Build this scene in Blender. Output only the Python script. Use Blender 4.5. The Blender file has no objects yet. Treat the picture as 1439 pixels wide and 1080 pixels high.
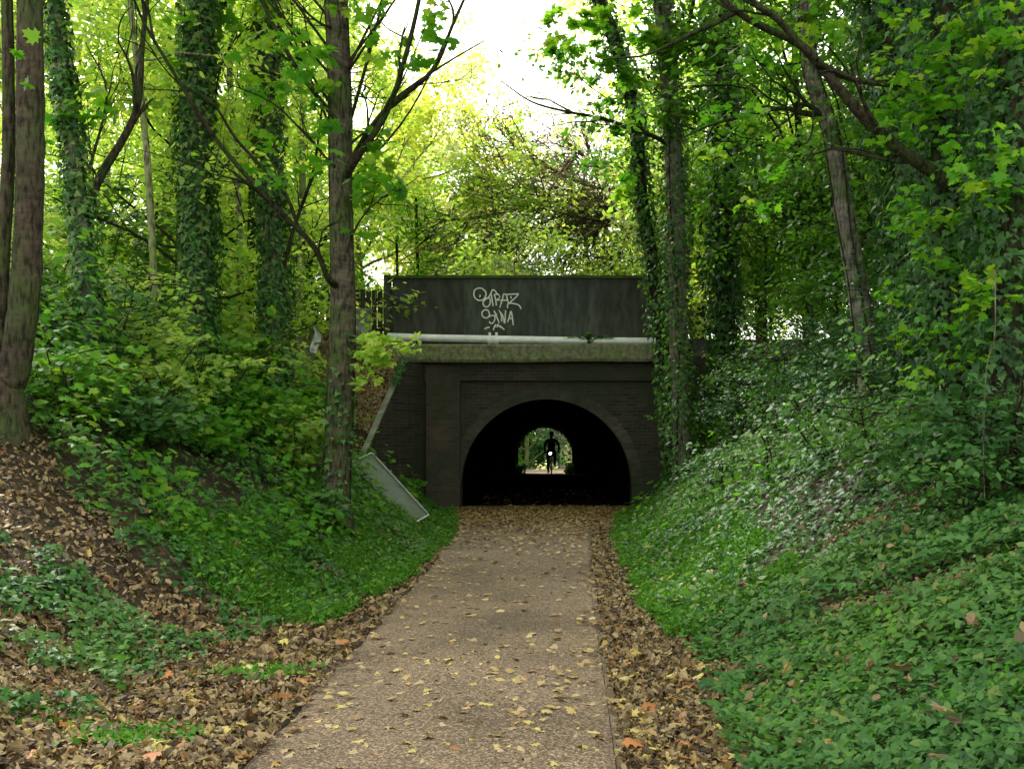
import bpy, math, random
import numpy as np
from mathutils import Vector, noise as mnoise
R = math.radians
rng = np.random.default_rng(7)
random.seed(7)
sc = bpy.context.scene
COL = sc.collection
EYE, F, VX, VY = 1.7, 1500.0, 766.0, 610.0

def at(px, py, Y):
    return np.array([(px-VX)/F*Y, Y, EYE+(VY-py)/F*Y])

# ------------------------------------------------------------------ mesh helpers
def tag(o, label=None, cat=None, group=None, kind=None):
    if label: o['label'] = label
    if cat: o['category'] = cat
    if group: o['group'] = group
    if kind: o['kind'] = kind
    return o

def empty(name, loc, label, cat, group=None):
    o = bpy.data.objects.new(name, None); COL.objects.link(o)
    o.location = tuple(float(v) for v in loc); o.empty_display_size = .2
    tag(o, label, cat, group)
    return o

class MB:
    def __init__(s): s.v=[]; s.l=[]; s.t=[]; s.m=[]; s.c=[]; s.n=0
    def add(s, V, F_, mi=0, tint=None):
        V=np.asarray(V,float).reshape(-1,3)
        loops=[]; tot=[]
        for f in F_: loops.extend(f); tot.append(len(f))
        s.raw(V, np.array(loops,np.int64), np.array(tot,np.int64), mi, tint)
    def raw(s, V, loops, tot, mi=0, tint=None):
        s.v.append(V); s.l.append(loops+s.n); s.t.append(tot); s.n+=len(V)
        s.m.append(np.full(len(tot),mi,np.int32))
        s.c.append(np.full(len(tot),.5) if tint is None else np.broadcast_to(np.asarray(tint,float),(len(tot),)).copy())
    def box(s, x0,x1,y0,y1,z0,z1, mi=0, tint=None):
        V=[(x,y,z) for z in (z0,z1) for y in (y0,y1) for x in (x0,x1)]
        s.add(V,[(0,2,3,1),(4,5,7,6),(0,1,5,4),(2,6,7,3),(0,4,6,2),(1,3,7,5)],mi,tint)
    def tube(s, P, rad, sides=8, mi=0, cap=True, wob=0.0, tint=None):
        P=np.asarray(P,float); n=len(P)
        rad=np.broadcast_to(np.asarray(rad,float),(n,))
        T=np.gradient(P,axis=0); T/=np.linalg.norm(T,axis=1)[:,None]+1e-9
        up=np.array([0,1.,0]) if abs(T[0][1])<.9 else np.array([1.,0,0])
        U=np.zeros((n,3)); W=np.zeros((n,3)); u=up
        for i in range(n):
            u=u-T[i]*u.dot(T[i]); u/=np.linalg.norm(u)+1e-9
            U[i]=u; W[i]=np.cross(T[i],u)
        a=np.arange(sides)*2*math.pi/sides
        r=rad[:,None]*np.ones((1,sides))
        if wob: r=r*(1+wob*rng.standard_normal((n,sides)))*(1+wob*1.2*np.sin(a*2+rng.random()*6)[None,:])
        V=(P[:,None,:]+r[...,None]*(np.cos(a)[None,:,None]*U[:,None,:]+np.sin(a)[None,:,None]*W[:,None,:])).reshape(-1,3)
        i=np.arange(n-1)[:,None]*sides; j=np.arange(sides)[None,:]; k=(j+1)%sides
        q=np.stack([i+j,i+k,i+sides+k,i+sides+j],-1).reshape(-1,4)
        s.raw(V,q.reshape(-1),np.full(len(q),4),mi,tint)
        if cap:
            s.add(V[:sides],[tuple(range(sides))[::-1]],mi,tint); s.add(V[-sides:],[tuple(range(sides))],mi,tint)
    def build(s, name, mats, parent=None, smooth=False, loc=None):
        if not isinstance(mats,(list,tuple)): mats=[mats]
        me=bpy.data.meshes.new(name)
        if s.v:
            V=np.concatenate(s.v); L=np.concatenate(s.l); T=np.concatenate(s.t)
            if loc is None and parent is not None:
                loc_=np.array(parent.location[:]); q_=parent.parent
                while q_ is not None: loc_=loc_+np.array(q_.location[:]); q_=q_.parent
            elif loc is not None: loc_=np.asarray(loc,float)
            else: loc_=np.zeros(3)
            V=V-loc_
            me.vertices.add(len(V)); me.vertices.foreach_set('co',V.astype(np.float32).ravel())
            me.loops.add(len(L)); me.loops.foreach_set('vertex_index',L.astype(np.int32))
            me.polygons.add(len(T)); st=np.concatenate([[0],np.cumsum(T)[:-1]])
            me.polygons.foreach_set('loop_start',st.astype(np.int32))
            me.polygons.foreach_set('material_index',np.concatenate(s.m))
            me.polygons.foreach_set('use_smooth',np.full(len(T),smooth))
            me.update(calc_edges=True)
            at_=me.attributes.new('tint','FLOAT','FACE'); at_.data.foreach_set('value',np.concatenate(s.c).astype(np.float32))
        for m in mats: me.materials.append(m)
        o=bpy.data.objects.new(name,me); COL.objects.link(o)
        if parent is not None: o.parent=parent
        elif loc is not None: o.location=tuple(float(v) for v in loc)
        return o

def curve(P, n=6):
    """Catmull-Rom through control points (any number of columns)"""
    P=np.asarray(P,float)
    if len(P)<3: 
        t=np.linspace(0,1,n+1)[:,None]; return P[0]*(1-t)+P[-1]*t
    Q=np.vstack([2*P[0]-P[1],P,2*P[-1]-P[-2]]); out=[]
    for i in range(1,len(Q)-2):
        for t in np.arange(n)/n:
            out.append(.5*((2*Q[i])+(-Q[i-1]+Q[i+1])*t+(2*Q[i-1]-5*Q[i]+4*Q[i+1]-Q[i+2])*t*t+(-Q[i-1]+3*Q[i]-3*Q[i+1]+Q[i+2])*t**3))
    out.append(P[-1]); return np.array(out)

# leaf templates: right half outline from base to tip; mirrored and folded along the midrib
def templ(half, fold=.18, curl=.12):
    h=np.array(half,float); n=len(h)
    R_=np.c_[h[:,0],h[:,1],-fold*np.abs(h[:,0])-curl*h[:,1]**2]
    L_=R_[1:-1].copy(); L_[:,0]*=-1
    V=np.vstack([R_,L_]); V[:,1]-=.45
    f1=list(range(n)); f2=[0]+[n+i for i in range(n-2)]+[n-1]; f2=f2[::-1]
    return V,[f1,f2]
IVY=templ([(0,0),(.34,-.12),(.52,.16),(.26,.36),(0,.95)])
MAPLE=templ([(0,0),(.26,-.16),(.24,.06),(.6,.08),(.5,.22),(.66,.5),(.36,.44),(.3,.6),(.4,.82),(.2,.78),(0,1.05)],.14,.1)
OVAL=templ([(0,0),(.28,.28),(.24,.62),(0,1.0)])
RHOMB=templ([(0,0),(.33,.42),(0,1.0)])
BLADE=templ([(0,0),(.05,.35),(0,1.0)],0.0,.25)

def leaves(mb, T, P, N, size, tip=None, tint=None, mi=0, jit=.5):
    P=np.asarray(P,float); n=len(P)
    if n==0: return
    N=np.broadcast_to(np.asarray(N,float),(n,3))+jit*rng.standard_normal((n,3))
    N/=np.linalg.norm(N,axis=1)[:,None]+1e-9
    if tip is None: tip=rng.standard_normal((n,3))
    else: tip=np.broadcast_to(np.asarray(tip,float),(n,3))+.45*rng.standard_normal((n,3))
    tip=tip-N*(tip*N).sum(1)[:,None]; tip/=np.linalg.norm(tip,axis=1)[:,None]+1e-9
    U=np.cross(tip,N)
    V0,Fs=T; k=len(V0); size=np.broadcast_to(np.asarray(size,float),(n,))
    asp=rng.uniform(.8,1.15,n)
    V=P[:,None,:]+size[:,None,None]*((V0[None,:,0,None]*asp[:,None,None])*U[:,None,:]+V0[None,:,1,None]*tip[:,None,:]+V0[None,:,2,None]*N[:,None,:])
    fl=np.concatenate([np.array(f) for f in Fs]); ft=np.array([len(f) for f in Fs])
    loops=(np.arange(n)[:,None]*k+fl[None,:]).reshape(-1); tot=np.tile(ft,n)
    tn=rng.random(n) if tint is None else np.broadcast_to(tint,(n,))
    mb.raw(V.reshape(-1,3),loops,tot,mi,np.repeat(tn,len(Fs)))

def blobs(mb, T, cents, rad, per, size, flat=.55, mi=0, jit=.5, nrm=(0,0,1.), shade=None):
    for c0 in cents:
        c0=np.asarray(c0,float); m=int(per*rng.uniform(.6,1.4)); r=rad*rng.uniform(.6,1.3)
        d=rng.standard_normal((m,3)); d/=np.linalg.norm(d,axis=1)[:,None]; d*=(rng.random(m)**.5)[:,None]*r; d[:,2]*=flat
        tn=np.clip(rng.random()*.6+rng.random(m)*.4,0,1)
        leaves(mb,T,c0+d,np.array(nrm)+d*.35/r,size*rng.uniform(.6,1.25,m),tip=d/r+np.array([0,0,-.35]),tint=tn,jit=jit,mi=mi)

# ------------------------------------------------------------------ materials
def newmat(name):
    m=bpy.data.materials.new(name); m.use_nodes=True
    nt=m.node_tree; b=nt.nodes['Principled BSDF']; return m,nt,b
def ramp(nt, stops, interp='LINEAR'):
    r=nt.nodes.new('ShaderNodeValToRGB'); cr=r.color_ramp; cr.interpolation=interp
    while len(cr.elements)<len(stops): cr.elements.new(.5)
    for e,(p,c) in zip(cr.elements,stops): e.position=p; e.color=(*c,1)
    return r
def leafmat(name, cols, rough=.45, trans=.45, gain=1.6, spec=.5):
    m,nt,b=newmat(name); L=nt.links.new
    a=nt.nodes.new('ShaderNodeAttribute'); a.attribute_name='tint'
    r=ramp(nt,[(i/(len(cols)-1) if len(cols)>1 else 0,c) for i,c in enumerate(cols)])
    L(a.outputs['Fac'],r.inputs[0]); L(r.outputs[0],b.inputs['Base Color'])
    b.inputs['Roughness'].default_value=rough; b.inputs['Specular IOR Level'].default_value=spec
    if trans>0:
        t=nt.nodes.new('ShaderNodeBsdfTranslucent'); mx=nt.nodes.new('ShaderNodeMixShader')
        g=nt.nodes.new('ShaderNodeMixRGB'); g.blend_type='MULTIPLY'; g.inputs[0].default_value=1
        g.inputs[2].default_value=(gain*1.05,gain*1.0,gain*.62,1)
        L(r.outputs[0],g.inputs[1]); L(g.outputs[0],t.inputs[0])
        mx.inputs[0].default_value=trans
        L(b.outputs[0],mx.inputs[1]); L(t.outputs[0],mx.inputs[2])
        L(mx.outputs[0],nt.nodes['Material Output'].inputs[0])
    return m
def noisemat(name, cols, scale=4, detail=8, rough=.85, bump=.3, bscale=None, stretch=(1,1,1), metallic=0, spec=.3, fine=None):
    m,nt,b=newmat(name); L=nt.links.new
    tc=nt.nodes.new('ShaderNodeTexCoord'); mp=nt.nodes.new('ShaderNodeMapping'); mp.inputs['Scale'].default_value=stretch
    L(tc.outputs['Object'],mp.inputs[0])
    n=nt.nodes.new('ShaderNodeTexNoise'); n.inputs['Scale'].default_value=scale; n.inputs['Detail'].default_value=detail; n.inputs['Roughness'].default_value=.65
    L(mp.outputs[0],n.inputs[0])
    k=len(cols); r=ramp(nt,[(.3+.42*i/(k-1),c) for i,c in enumerate(cols)])
    L(n.outputs[0],r.inputs[0]); out=r.outputs[0]
    n2=nt.nodes.new('ShaderNodeTexNoise'); n2.inputs['Scale'].default_value=bscale or scale*6; n2.inputs['Detail'].default_value=6
    L(mp.outputs[0],n2.inputs[0])
    if fine:
        mx=nt.nodes.new('ShaderNodeMixRGB'); mx.blend_type='MULTIPLY'; mx.inputs[0].default_value=1
        r2=ramp(nt,[(.35,(fine[0],)*3),(.65,(fine[1],)*3)]); L(n2.outputs[0],r2.inputs[0])
        L(out,mx.inputs[1]); L(r2.outputs[0],mx.inputs[2]); out=mx.outputs[0]
    L(out,b.inputs['Base Color'])
    bp=nt.nodes.new('ShaderNodeBump'); bp.inputs['Strength'].default_value=bump; bp.inputs['Distance'].default_value=.02
    L(n2.outputs[0],bp.inputs['Height']); L(bp.outputs[0],b.inputs['Normal'])
    b.inputs['Roughness'].default_value=rough; b.inputs['Metallic'].default_value=metallic; b.inputs['Specular IOR Level'].default_value=spec
    return m
def brickmat(name, c1, c2, mortar, axes='XZ', stain=(.02,.03,.012)):
    m,nt,b=newmat(name); L=nt.links.new
    tc=nt.nodes.new('ShaderNodeTexCoord'); sp=nt.nodes.new('ShaderNodeSeparateXYZ'); cb=nt.nodes.new('ShaderNodeCombineXYZ')
    L(tc.outputs['Object'],sp.inputs[0]); L(sp.outputs[axes[0]],cb.inputs[0]); L(sp.outputs[axes[1]],cb.inputs[1])
    br=nt.nodes.new('ShaderNodeTexBrick'); L(cb.outputs[0],br.inputs[0])
    br.inputs['Scale'].default_value=1; br.inputs['Brick Width'].default_value=.23; br.inputs['Row Height'].default_value=.075
    br.inputs['Mortar Size'].default_value=.008; br.inputs['Mortar Smooth'].default_value=.3
    br.inputs['Color1'].default_value=(*c1,1); br.inputs['Color2'].default_value=(*c2,1); br.inputs['Mortar'].default_value=(*mortar,1)
    n=nt.nodes.new('ShaderNodeTexNoise'); n.inputs['Scale'].default_value=.9; n.inputs['Detail'].default_value=9; L(tc.outputs['Object'],n.inputs[0])
    n.inputs['Roughness'].default_value=.7; r=ramp(nt,[(.38,(0,0,0)),(.6,(.9,.9,.9))]); L(n.outputs[0],r.inputs[0])
    mx=nt.nodes.new('ShaderNodeMixRGB'); L(r.outputs[0],mx.inputs[0]); L(br.outputs[0],mx.inputs[1]); mx.inputs[2].default_value=(*stain,1)
    L(mx.outputs[0],b.inputs['Base Color']); b.inputs['Roughness'].default_value=.8; b.inputs['Specular IOR Level'].default_value=.3
    bp=nt.nodes.new('ShaderNodeBump'); bp.inputs['Strength'].default_value=.5; bp.inputs['Distance'].default_value=.01; bp.invert=True
    L(br.outputs['Fac'],bp.inputs['Height']); L(bp.outputs[0],b.inputs['Normal'])
    return m
def plain(name, c, rough=.5, metallic=0, emit=None):
    m,nt,b=newmat(name); b.inputs['Base Color'].default_value=(*c,1); b.inputs['Roughness'].default_value=rough; b.inputs['Metallic'].default_value=metallic
    n=nt.nodes.new('ShaderNodeTexNoise'); n.inputs['Scale'].default_value=25
    r=ramp(nt,[(.3,tuple(v*.8 for v in c)),(.7,tuple(min(1,v*1.15) for v in c))]); nt.links.new(n.outputs[0],r.inputs[0]); nt.links.new(r.outputs[0],b.inputs['Base Color'])
    if emit: b.inputs['Emission Color'].default_value=(1,1,1,1); b.inputs['Emission Strength'].default_value=emit
    return m
def barkmat(name, dark, light, moss, mosslevel=.55):
    m,nt,b=newmat(name); L=nt.links.new
    tc=nt.nodes.new('ShaderNodeTexCoord'); mp=nt.nodes.new('ShaderNodeMapping'); mp.inputs['Scale'].default_value=(3,3,9)
    L(tc.outputs['Object'],mp.inputs[0])
    n=nt.nodes.new('ShaderNodeTexNoise'); n.inputs['Scale'].default_value=1.4; n.inputs['Detail'].default_value=10; n.inputs['Roughness'].default_value=.7; L(mp.outputs[0],n.inputs[0])
    r=ramp(nt,[(.32,dark),(.62,light)]); L(n.outputs[0],r.inputs[0])
    n2=nt.nodes.new('ShaderNodeTexNoise'); n2.inputs['Scale'].default_value=2.2; n2.inputs['Detail'].default_value=6; L(tc.outputs['Object'],n2.inputs[0])
    r2=ramp(nt,[(mosslevel-.07,(0,0,0)),(mosslevel+.1,(.85,.85,.85))]); L(n2.outputs[0],r2.inputs[0])
    mx=nt.nodes.new('ShaderNodeMixRGB'); L(r2.outputs[0],mx.inputs[0]); L(r.outputs[0],mx.inputs[1]); mx.inputs[2].default_value=(*moss,1)
    b.inputs['Roughness'].default_value=.95; b.inputs['Specular IOR Level'].default_value=.12
    mp2=nt.nodes.new('ShaderNodeMapping'); mp2.inputs['Scale'].default_value=(14,14,3.5); L(tc.outputs['Object'],mp2.inputs[0])
    n3=nt.nodes.new('ShaderNodeTexNoise'); n3.inputs['Scale'].default_value=2; n3.inputs['Detail'].default_value=8; L(mp2.outputs[0],n3.inputs[0])
    r3=ramp(nt,[(.36,(.35,.35,.35)),(.5,(1,1,1)),(.66,(1.25,1.22,1.15))]); L(n3.outputs[0],r3.inputs[0]); m3=nt.nodes.new('ShaderNodeMixRGB'); m3.blend_type='MULTIPLY'; m3.inputs[0].default_value=1; L(mx.outputs[0],m3.inputs[1]); L(r3.outputs[0],m3.inputs[2]); L(m3.outputs[0],b.inputs['Base Color'])
    bp=nt.nodes.new('ShaderNodeBump'); bp.inputs['Strength'].default_value=1.0; bp.inputs['Distance'].default_value=.04
    L(n3.outputs[0],bp.inputs['Height']); L(bp.outputs[0],b.inputs['Normal'])
    return m

M={}
M['ivy']=leafmat('ivy_leaf',[(.010,.044,.009),(.017,.073,.012),(.029,.104,.015),(.045,.135,.02),(.07,.155,.024),(.11,.155,.03)],.5,.3,1.8,.3)
M['ivydark']=leafmat('ivy_leaf_dark',[(.012,.048,.010),(.018,.07,.012),(.028,.10,.016),(.05,.13,.025)],.5,.35,1.8,.3)
M['green']=leafmat('sycamore_leaf',[(.035,.14,.008),(.055,.19,.010),(.10,.24,.014),(.20,.28,.02)],.55,.5,1.9,.18)
M['midgreen']=leafmat('woodland_leaf',[(.03,.09,.01),(.045,.13,.012),(.08,.17,.016)],.5,.5,1.9,.3)
M['lime']=leafmat('backlit_leaf',[(.11,.24,.03),(.19,.32,.05),(.28,.38,.07),(.40,.44,.11)],.5,.6,2.1)  # greens lightened so the colour stands in for haze and backlight
M['yellow']=leafmat('autumn_leaf',[(.20,.30,.05),(.31,.38,.08),(.44,.46,.13),(.30,.38,.08)],.5,.6,2.0)  # autumn yellow, also paled in colour to imitate haze
M['silver']=leafmat('pale_leaf',[(.3,.40,.22),(.45,.5,.34),(.6,.6,.45)],.5,.55,1.7)
M['brownleaf']=leafmat('withered_leaf',[(.13,.095,.07),(.2,.16,.12),(.28,.24,.18)],.7,.35,1.3)
M['grass']=leafmat('grass_blade',[(.03,.12,.008),(.05,.17,.011),(.11,.22,.018)],.55,.35,1.7,.2)
M['litter']=leafmat('leaf_litter',[(.04,.026,.013),(.09,.056,.025),(.14,.095,.043),(.20,.145,.065),(.27,.21,.10),(.19,.095,.03),(.40,.33,.10)],.6,.12,1.2,.4)
M['litterpath']=leafmat('path_litter',[(.13,.075,.035),(.22,.13,.06),(.30,.20,.08),(.36,.28,.10),(.42,.34,.15)],.5,.12,1.2,.4)
M['yleaf']=leafmat('fallen_yellow_leaf',[(.33,.27,.07),(.48,.40,.11)],.5,.12,1.2)
M['tleaf']=leafmat('fallen_tan_leaf',[(.26,.18,.09),(.36,.27,.15)],.55,.12,1.2)
M['oleaf']=leafmat('fallen_orange_leaf',[(.26,.09,.025),(.34,.13,.03)],.55,.12,1.2)
M['soil']=noisemat('soil_with_leaf_mould',[(.012,.010,.005),(.035,.024,.011),(.06,.038,.016)],3,10,.95,.9,30,fine=(.3,1.4))
M['road']=noisemat('old_asphalt',[(.04,.04,.042),(.06,.06,.06)],8,6,.9,.2)
M['bark']=barkmat('sycamore_bark',(.018,.015,.010),(.088,.076,.055),(.04,.065,.015),.5)
M['barkgrey']=barkmat('grey_bark',(.05,.05,.04),(.17,.16,.13),(.05,.08,.02),.55)
M['barkdark']=barkmat('dark_bark',(.012,.010,.006),(.036,.030,.018),(.022,.036,.009),.48)
M['barkred']=barkmat('reddish_bark',(.016,.013,.009),(.062,.049,.033),(.035,.05,.016),.5)
M['barkpale']=barkmat('pale_mossy_bark',(.10,.11,.06),(.24,.24,.15),(.13,.17,.05),.5)
M['deadwood']=barkmat('dead_wood',(.05,.039,.034),(.14,.115,.10),(.06,.06,.03),.7)
M['brick']=brickmat('sooty_brick',(.016,.013,.011),(.055,.038,.029),(.06,.056,.046))
M['brickred']=brickmat('worn_red_brick',(.09,.055,.042),(.04,.03,.024),(.07,.062,.052))
M['brickring']=brickmat('arch_brick',(.055,.048,.04),(.10,.082,.064),(.05,.048,.04))
M['tunnelshade']=noisemat('shaded_tunnel_floor',[(.005,.004,.004),(.012,.010,.008)],3,8,1,.3,spec=0)  # tunnel shade painted in as a near-black floor colour
M['bricktunnel']=brickmat('shaded_tunnel_brick',(.006,.005,.006),(.009,.007,.008),(.006,.006,.006),'YZ',(.006,.007,.006))  # bricks coloured almost black to paint in the darkness of the bore
M['concrete']=noisemat('mossy_concrete',[(.07,.085,.035),(.17,.17,.11),(.13,.16,.06),(.30,.30,.22)],1.7,12,.9,.5,9,(1.3,1,1.2),fine=(.6,1.2))
M['coping']=noisemat('pale_coping',[(.08,.09,.06),(.30,.30,.26)],5,8,.85,.3)
M['parapet']=noisemat('dark_green_paint',[(.017,.022,.016),(.038,.047,.036),(.058,.066,.05)],1.3,12,.65,.3,5,(1.6,1,.5),fine=(.55,1.3))
M['parapetbrown']=noisemat('rusty_dark_paint',[(.016,.021,.015),(.034,.038,.028),(.055,.05,.036)],1.3,12,.7,.3,5,(1.6,1,.5),fine=(.55,1.3))
M['moss']=noisemat('moss_cap',[(.03,.05,.012),(.06,.09,.02)],8,8,.95,.8,50)
M['pipe']=noisemat('galvanised_pipe',[(.5,.52,.52),(.7,.72,.72)],6,6,.35,.1,metallic=.1,spec=.6)
M['white']=plain('white_paint',(.62,.66,.60),.7)
M['bag']=plain('white_plastic',(.75,.78,.78),.35)
M['cabinet']=noisemat('grey_cabinet',[(.10,.115,.11),(.16,.175,.165)],4,8,.6,.1)
M['fence']=noisemat('dark_fence_timber',[(.015,.015,.01),(.04,.035,.025)],5,8,.9,.4,stretch=(3,3,.4))
M['panel']=noisemat('weathered_sheet',[(.05,.075,.045),(.12,.14,.12),(.07,.11,.05)],3,9,.5,.15)
M['edge']=noisemat('pale_metal_edge',[(.16,.18,.16),(.32,.34,.31)],8,5,.4,.1,metallic=.3)
M['kerb']=noisemat('kerb_concrete',[(.09,.07,.05),(.14,.11,.08)],6,8,.9,.3)
M['cloth']=plain('dark_clothing',(.012,.013,.016),.8)
M['skin']=plain('skin',(.35,.2,.14),.6)
M['helmet']=plain('helmet_shell',(.02,.02,.022),.4)
M['rubber']=plain('tyre_rubber',(.015,.015,.015),.8)
M['steel']=plain('bicycle_metal',(.03,.032,.035),.35,.5)
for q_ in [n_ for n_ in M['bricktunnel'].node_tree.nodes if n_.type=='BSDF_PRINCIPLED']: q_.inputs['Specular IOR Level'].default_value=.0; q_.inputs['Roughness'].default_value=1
M['lamp']=plain('lit_headlight',(.9,.9,.9),.3,0,14)

def pathmat():
    m,nt,b=newmat('bound_gravel'); L=nt.links.new
    tc=nt.nodes.new('ShaderNodeTexCoord')
    v=nt.nodes.new('ShaderNodeTexVoronoi'); v.inputs['Scale'].default_value=88; L(tc.outputs['Object'],v.inputs[0])
    sp=nt.nodes.new('ShaderNodeSeparateColor'); L(v.outputs['Color'],sp.inputs[0])
    r=ramp(nt,[(0,(.04,.027,.017)),(.35,(.098,.068,.043)),(.7,(.155,.110,.072)),(1,(.32,.24,.165))]); L(sp.outputs[0],r.inputs[0])
    n=nt.nodes.new('ShaderNodeTexNoise'); n.inputs['Scale'].default_value=.9; n.inputs['Detail'].default_value=7; L(tc.outputs['Object'],n.inputs[0])
    r2=ramp(nt,[(.3,(.58,.57,.53)),(.5,(.95,.93,.9)),(.7,(1.2,1.17,1.14))]); L(n.outputs[0],r2.inputs[0])
    mx=nt.nodes.new('ShaderNodeMixRGB'); mx.blend_type='MULTIPLY'; mx.inputs[0].default_value=1
    L(r.outputs[0],mx.inputs[1]); L(r2.outputs[0],mx.inputs[2]); L(mx.outputs[0],b.inputs['Base Color'])
    b.inputs['Roughness'].default_value=.75; b.inputs['Specular IOR Level'].default_value=.35
    bp=nt.nodes.new('ShaderNodeBump'); bp.inputs['Strength'].default_value=.6; bp.inputs['Distance'].default_value=.006; bp.invert=True
    L(v.outputs['Distance'],bp.inputs['Height']); L(bp.outputs[0],b.inputs['Normal'])
    return m
M['path']=pathmat()

# ------------------------------------------------------------------ terrain
YW, YE = 24.0, 44.7           # near and far portal
PLAT=4.15
def interp(y, pts): 
    p=np.array(pts); return np.interp(y,p[:,0],p[:,1])
def bend(y): return .045*np.maximum(0,np.asarray(y,float)-47)**1.6
def footL(y): return bend(y)+interp(y,[(-5,-2.7),(5,-2.7),(7.5,-2.85),(8.6,-2.6),(9.6,-2.15),(12,-1.85),(17,-1.72),(20,-1.9),(24,-2.25),(44,-2.2),(52,-1.7),(80,-1.6)])
def footR(y): return bend(y)+interp(y,[(-5,1.0),(5.4,1.08),(8,1.25),(10.6,1.17),(17,1.3),(21,1.6),(24,2.05),(44,2.0),(60,1.5),(80,1.5)])
def bumps(x,y):
    return (.5*np.sin(1.3*x+.7*y+1)+.35*np.sin(2.9*x-1.7*y+2)+.25*np.sin(.8*x-3.1*y)+.2*np.sin(5.3*x+4.1*y))
def h(x,y):
    x=np.asarray(x,float); y=np.asarray(y,float)
    tr=np.maximum(0,x-footR(y)); tl=np.maximum(0,footL(y)-x)
    t=np.maximum(tr,tl)
    s=np.where(tr>tl, interp(y,[(0,.5),(8,.62),(14,.8),(24,.95),(80,.8)]), interp(y,[(0,.5),(8,.62),(13,.76),(19,.82),(24,.9),(80,.8)]))
    z=s*(np.sqrt(t*t+.06)-.245)
    k=.5; z=-k*np.log(np.exp(-z/k)+np.exp(-(PLAT+.02*t)/k))+k*np.log(1+np.exp(-PLAT/k))
    z=z+bumps(x,y)*.07*np.clip(t/1.2,0,1)
    # bank held back behind the splayed wing wall
    w=wing(x,y)
    return np.where(w>0, np.maximum(z,w), z)
WA=np.array([-2.66,24.0]); WB=np.array([-3.75,21.0])
def wing_line_x(y): return WA[0]+(WA[1]-y)/(WA[1]-WB[1])*(WB[0]-WA[0])
def wing_top(y): return np.minimum(3.28,4.39-(YW-y)/3.0*3.57)
def wing(x,y):
    d=(wing_line_x(y)-.12)-x
    ok=(d>0)&(y>21.1)&(y<24.6)
    return np.where(ok, np.minimum(wing_top(np.clip(y,21.1,24))-.1+.55*d,PLAT-.05), -1)

def grid(x0,x1,nx,y0,y1,ny,fz,xs=None):
    X=np.linspace(x0,x1,nx) if xs is None else xs; nx=len(X)
    Y=np.linspace(y0,y1,ny); XX,YY=np.meshgrid(X,Y); Z=fz(XX,YY)
    V=np.stack([XX,YY,Z],-1).reshape(-1,3)
    i=np.arange(ny-1)[:,None]*nx; j=np.arange(nx-1)[None,:]
    q=np.stack([i+j,i+j+1,i+nx+j+1,i+nx+j],-1).reshape(-1,4)
    return V,q
def sheet(name,V,q,mat,label=None):
    mb=MB(); mb.raw(V,q.reshape(-1),np.full(len(q),4)); o=mb.build(name,mat,smooth=True); o['kind']='structure'; return o
xs=np.concatenate([np.linspace(-45,-12,16)[:-1],np.linspace(-12,-6,24)[:-1],np.linspace(-6,6,110),np.linspace(6,12,24)[1:],np.linspace(12,45,16)[1:]])
sheet('ground',*grid(0,0,0,-6,YW,230,h,xs),M['soil'])
sheet('far_ground',*grid(0,0,0,YE+.35,95,120,h,xs),M['soil'])
sheet('tunnel_floor',*grid(-12,12,8,YW,YE+.35,20,lambda x,y:np.full_like(x,0.0)),M['soil'])
# ground over the tunnel: one shallow earth body with the road on it
o=sheet('upper_ground',*grid(-45,45,60,YW+.3,YE+.35,24,lambda x,y:np.full_like(x,3.86)+.0*x),M['soil'])
mb=MB(); mb.box(-45,45,YW+2.2,YE-2.5,3.87,3.97); o=mb.build('road',M['road']); o['kind']='structure'
# path
def pathL(y): return bend(y)+interp(y,[(-6,-1.55),(5.4,-1.54),(10,-1.5),(14,-1.48),(18,-1.53),(24,-1.6),(95,-1.3)])
def pathR(y): return bend(y)+interp(y,[(-6,.25),(5.43,.36),(8,.42),(10.6,.47),(17,.67),(21,.9),(24,1.1),(45,1.1),(60,.6),(95,.6)])
Yp=np.linspace(-6,62,240); V=[]
for y in Yp:
    a,b_=pathL(y)+.035*math.sin(2.3*y)+.02*math.sin(6.1*y),pathR(y)
    for k in range(9):
        t=k/8; V.append((a+(b_-a)*t,y,.012+.03*(1-(2*t-1)**2)))
V=np.array(V); i=np.arange(len(Yp)-1)[:,None]*9; j=np.arange(8)[None,:]
sheet('tunnel_shade_sheet',*grid(0,0,0,YW+.9,YE+.3,12,lambda x,y:np.full_like(x,.048),np.linspace(-1.85,1.9,4)),M['tunnelshade'])  # dark sheet laid over the tunnel path, its colour standing in for shade
sheet('path',V,np.stack([i+j,i+j+1,i+9+j+1,i+9+j],-1).reshape(-1,4),M['path'])
mb=MB(); Ys=np.linspace(-5,19.5,80)
for a,b_ in zip(Ys[:-1],Ys[1:]):
    x=pathR(np.array([a,b_])); 
    V=[(x[0]+.004,a,-.05),(x[0]+.05,a,-.05),(x[0]+.05,a,.018),(x[0]+.004,a,.018),(x[1]+.004,b_,-.05),(x[1]+.05,b_,-.05),(x[1]+.05,b_,.018),(x[1]+.004,b_,.018)]
    mb.add(V,[(3,2,6,7),(0,3,7,4),(2,1,5,6)])
o=mb.build('kerb',M['kerb']); o['kind']='structure'

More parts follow.
